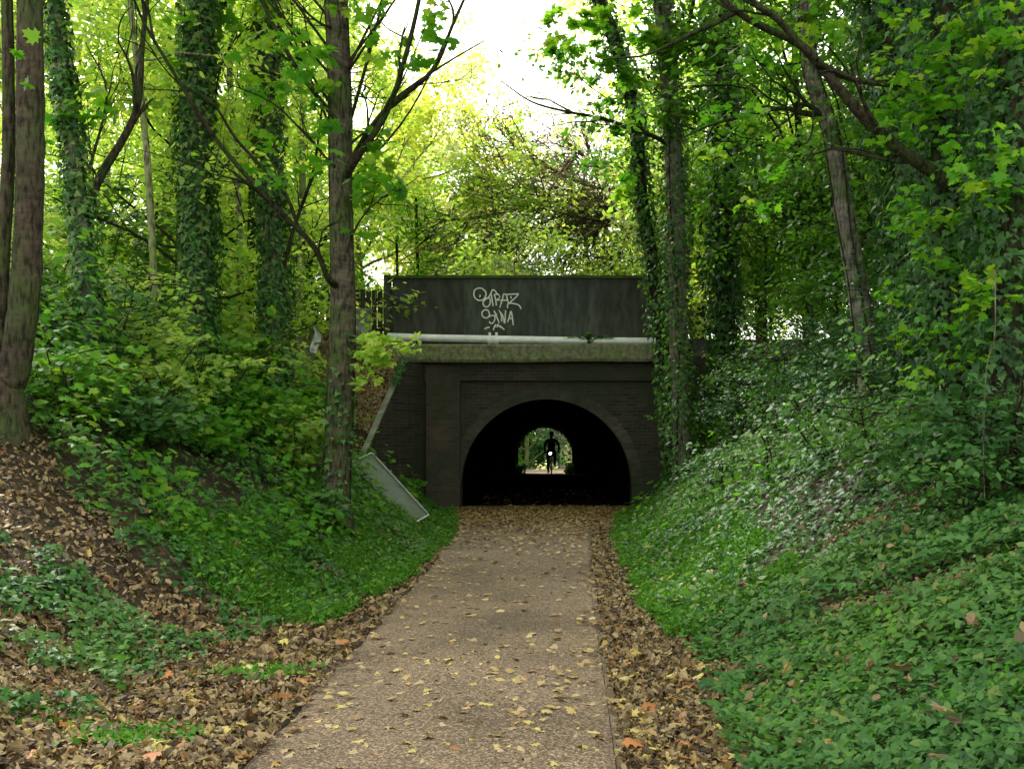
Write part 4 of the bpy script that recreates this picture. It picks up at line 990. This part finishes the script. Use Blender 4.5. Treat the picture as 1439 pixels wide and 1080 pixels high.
for k in range(290):
    y=float(4.6*(8.6/4.6)**rng.random()); 
    if k<230: x=rng.uniform(-1.45,float(pathR(y))-.03); place='path'; key=('yellow','tan','orange')[int(np.searchsorted([.45,.93],rng.random()))]; z=.012+.03*(1-(2*(x-float(pathL(y)))/(float(pathR(y))-float(pathL(y)))-1)**2)+.012
    else:
        place='verge'; key='yellow' if rng.random()<.6 else 'orange'; x=rng.uniform(-2.8,-1.6) if rng.random()<.55 else rng.uniform(float(pathR(y))+.08,float(footR(y))+.1); z=float(h(x,y))+.07
    o=bpy.data.objects.new('fallen_leaf',protos[key][k%9]); COL.objects.link(o)
    o.location=(x,y,z); s=rng.uniform(.038,.085) if place=='path' else rng.uniform(.07,.12); o.scale=(s,s,s); o.rotation_euler=(rng.normal()*.12,rng.normal()*.12,rng.random()*6.28)
    tag(o,INFO[(key,place)][0],'leaf',INFO[(key,place)][1])

# ------------------------------------------------------------------ cyclist inside the tunnel
YC=41.5; XC=.25
bike=empty('bicycle',(XC,YC,.02),'bicycle with a bright headlight ridden towards us in the tunnel','bicycle')
def ring(mb,cx,cy,cz,r,t,n=32):
    P=[(cx,cy+r*math.cos(a),cz+r*math.sin(a)) for a in np.linspace(0,2*math.pi,n+1)]; mb.tube(P,t,7,cap=False)
for dy in (-.52,.52):
    mb=MB(); ring(mb,XC,YC+dy,.36,.325,.02); w=mb.build('wheel',M['rubber'],bike,smooth=True)
    mb=MB()
    for a in np.linspace(0,2*math.pi,16,endpoint=False): mb.tube([(XC,YC+dy,.36),(XC,YC+dy+.31*math.cos(a),.36+.31*math.sin(a))],.0025,4)
    mb.tube([(XC-.04,YC+dy,.36),(XC+.04,YC+dy,.36)],.02,8); mb.build('spokes',M['steel'],w)
mb=MB()
for a,b_ in (((0,-.35,.86),(0,-.40,.72)),((0,-.38,.8),(0,.18,.75)),((0,-.4,.7),(0,.08,.32)),((0,.08,.32),(0,.2,.88)),((0,.08,.32),(0,.52,.36)),((0,.18,.75),(0,.52,.36))):
    mb.tube([(XC+a[0],YC+a[1],a[2]),(XC+b_[0],YC+b_[1],b_[2])],.017,8)
mb.build('frame',M['steel'],bike)
mb=MB()
for s in (-1,1): mb.tube(curve([(XC,YC-.38,.76),(XC+s*.05,YC-.41,.68),(XC+s*.05,YC-.52,.36)],3),.012,6)
mb.build('fork',M['steel'],bike)
mb=MB(); mb.tube(curve([(XC-.3,YC-.28,.99),(XC-.15,YC-.37,1.0),(XC,YC-.38,.98),(XC+.15,YC-.37,1.0),(XC+.3,YC-.28,.99)],3),.014,8); mb.tube([(XC,YC-.36,.84),(XC,YC-.38,.99)],.016,8); mb.build('handlebar',M['steel'],bike)
mb=MB(); mb.tube([(XC,YC+.32,.93),(XC,YC+.2,.935),(XC,YC+.06,.925)],[.075,.06,.02],10); mb.build('saddle',M['rubber'],bike)
for s,zz,yy in ((-1,.2,.08),(1,.44,.08)):
    mb=MB(); mb.tube([(XC+s*.06,YC+.08,.32),(XC+s*.09,YC+yy,zz)],.01,6); mb.box(XC+s*.09-.01,XC+s*.09+s*.01+.09*(s>0)-.0,YC+yy-.04,YC+yy+.04,zz-.012,zz+.012) if s>0 else mb.box(XC-.19,XC-.08,YC+yy-.04,YC+yy+.04,zz-.012,zz+.012); mb.build('pedal',M['steel'],bike)
mb=MB(); mb.tube([(XC-.05,YC-.44,.965),(XC-.05,YC-.38,.965)],[.045,.03],12); hl=mb.build('headlight',M['steel'],bike)
mb=MB(); n=16; mb.add([(XC-.05+.04*math.cos(a),YC-.446,.965+.04*math.sin(a)) for a in np.arange(n)*2*math.pi/n],[tuple(range(n))]); mb.build('lens',M['lamp'],hl)

def skinned(name,verts,edges,rad,mat,parent=None,lvl=2,root=0):
    me=bpy.data.meshes.new(name); off=Vector(parent.location) if parent else Vector((0,0,0))
    me.from_pydata([Vector(v)-off for v in verts],edges,[]); o=bpy.data.objects.new(name,me); COL.objects.link(o)
    if parent: o.parent=parent
    m=o.modifiers.new('Skin','SKIN'); m.use_smooth_shade=True
    if not me.skin_vertices:
        bpy.context.view_layer.objects.active=o
    sv=me.skin_vertices[0].data if me.skin_vertices else None
    if sv:
        for i,r in enumerate(rad): sv[i].radius=(r if not isinstance(r,tuple) else r[0], r if not isinstance(r,tuple) else r[1]); sv[i].use_root=(i==root)
    s=o.modifiers.new('Sub','SUBSURF'); s.levels=s.render_levels=lvl
    me.materials.append(mat); return o
person=empty('person',(XC,YC,.3),'person in dark clothes and helmet riding a bicycle towards us inside the tunnel','person')
X0,Y0=XC,YC
v=[(0,.2,.98),(0,.15,1.12),(0,.06,1.32),(0,.0,1.47),(0,-.03,1.56),(0,-.04,1.62),
   (-.2,.0,1.44),(-.26,-.1,1.22),(-.25,-.25,1.03),(.2,.0,1.44),(.29,-.1,1.22),(.27,-.25,1.03),
   (-.11,.17,.95),(-.13,-.12,.72),(-.13,.12,.3),(-.13,-.02,.24),(.11,.17,.95),(.13,-.2,.88),(.13,.06,.54),(.13,-.08,.48)]
v=[(X0+a,Y0+b,c) for a,b,c in v]
e=[(0,1),(1,2),(2,3),(3,4),(4,5),(3,6),(6,7),(7,8),(3,9),(9,10),(10,11),(0,12),(12,13),(13,14),(14,15),(0,16),(16,17),(17,18),(18,19)]
r=[(.15,.12),(.15,.11),(.18,.12),(.13,.09),.055,.05,.075,.05,.04,.075,.05,.04,.1,.07,.045,.04,.1,.07,.045,.04]
skinned('body',v,e,r,M['cloth'],person)
# head with face features, helmet
mb=MB()
import bmesh
def ell(mb,c,rr,n=16,m=10,zc=-1,smoothf=None):
    V=[];Fc=[]
    for i in range(m+1):
        th=math.pi*i/m
        for j in range(n):
            a=2*math.pi*j/n; V.append((c[0]+rr[0]*math.sin(th)*math.cos(a),c[1]+rr[1]*math.sin(th)*math.sin(a),max(c[2]+rr[2]*math.cos(th),c[2]+zc*rr[2])))
    for i in range(m):
        for j in range(n): Fc.append((i*n+j,(i+1)*n+j,(i+1)*n+(j+1)%n,i*n+(j+1)%n))
    mb.add(V,Fc)
hc=(X0,Y0-.06,1.68)
ell(mb,hc,(.075,.095,.115)); ell(mb,(X0,Y0-.155,1.675),(.014,.02,.02),8,6); ell(mb,(X0-.078,Y0-.05,1.68),(.012,.02,.03),8,6); ell(mb,(X0+.078,Y0-.05,1.68),(.012,.02,.03),8,6); ell(mb,(X0,Y0-.145,1.63),(.025,.01,.006),8,6)
mb.build('head',M['skin'],person,smooth=True)
mb=MB(); ell(mb,(X0,Y0-.04,1.72),(.095,.13,.10),18,12,-.1); mb.build('helmet',M['helmet'],person,smooth=True)
for s in (-1,1):
    vv=[(s*.27,-.25,1.03),(s*.28,-.29,1.015)]; ee=[(0,1)]; rr=[.035,.036]
    for q in range(4):
        b=len(vv); vv+=[(s*(.245+.022*q),-.32,1.025),(s*(.245+.022*q),-.35,1.0),(s*(.245+.022*q),-.33,.975)]; ee+=[(1,b),(b,b+1),(b+1,b+2)]; rr+=[.01,.009,.008]
    b=len(vv); vv+=[(s*.235,-.29,.99),(s*.23,-.31,.97)]; ee+=[(1,b),(b,b+1)]; rr+=[.011,.009]
    skinned('hand',[(X0+a,Y0+b_,c) for a,b_,c in vv],ee,rr,M['cloth'],person,1,1)

# ------------------------------------------------------------------ light, sky, camera
AZ,EL=R(-38),R(48)
w=bpy.data.worlds.new('World'); sc.world=w; w.use_nodes=True; nt=w.node_tree; bg=nt.nodes['Background']
sky=nt.nodes.new('ShaderNodeTexSky'); sky.sky_type='NISHITA'; sky.sun_disc=False; sky.sun_elevation=EL; sky.sun_rotation=AZ; sky.air_density=1.0; sky.dust_density=6.0; sky.ozone_density=1.0
hz=nt.nodes.new('ShaderNodeMixRGB'); hz.inputs[0].default_value=.75; hz.inputs[2].default_value=(8.6,8.6,7.6,1); nt.links.new(sky.outputs[0],hz.inputs[1]); nt.links.new(hz.outputs[0],bg.inputs[0]); bg.inputs[1].default_value=.145
sl=bpy.data.lights.new('Sun','SUN'); sl.energy=2.9; sl.angle=R(10); sl.color=(1,.96,.88)
so=bpy.data.objects.new('sun',sl); COL.objects.link(so); d=Vector((math.sin(AZ)*math.cos(EL),math.cos(AZ)*math.cos(EL),math.sin(EL))); so.rotation_euler=(-d).to_track_quat('-Z','Y').to_euler(); so.location=(-20,40,40)
cd=bpy.data.cameras.new('Camera'); cam=bpy.data.objects.new('Camera',cd); COL.objects.link(cam); sc.camera=cam
cam.location=(0,0,EYE); cam.rotation_euler=(R(90),0,0); cd.sensor_width=36; cd.lens=F/1439*36; cd.shift_x=-(VX-719.5)/1439; cd.shift_y=(VY-540)/1439; cd.clip_end=400; cd.clip_start=.05
vs=sc.view_settings; vs.view_transform='Standard'; vs.look='None'; vs.gamma=1; vs.exposure=1.65
sc.cycles.max_bounces=6; sc.cycles.diffuse_bounces=3; sc.cycles.glossy_bounces=2; sc.cycles.transmission_bounces=5; sc.cycles.use_denoising=True
sc.cycles.sample_clamp_indirect=4; sc.cycles.caustics_reflective=False; sc.cycles.caustics_refractive=False
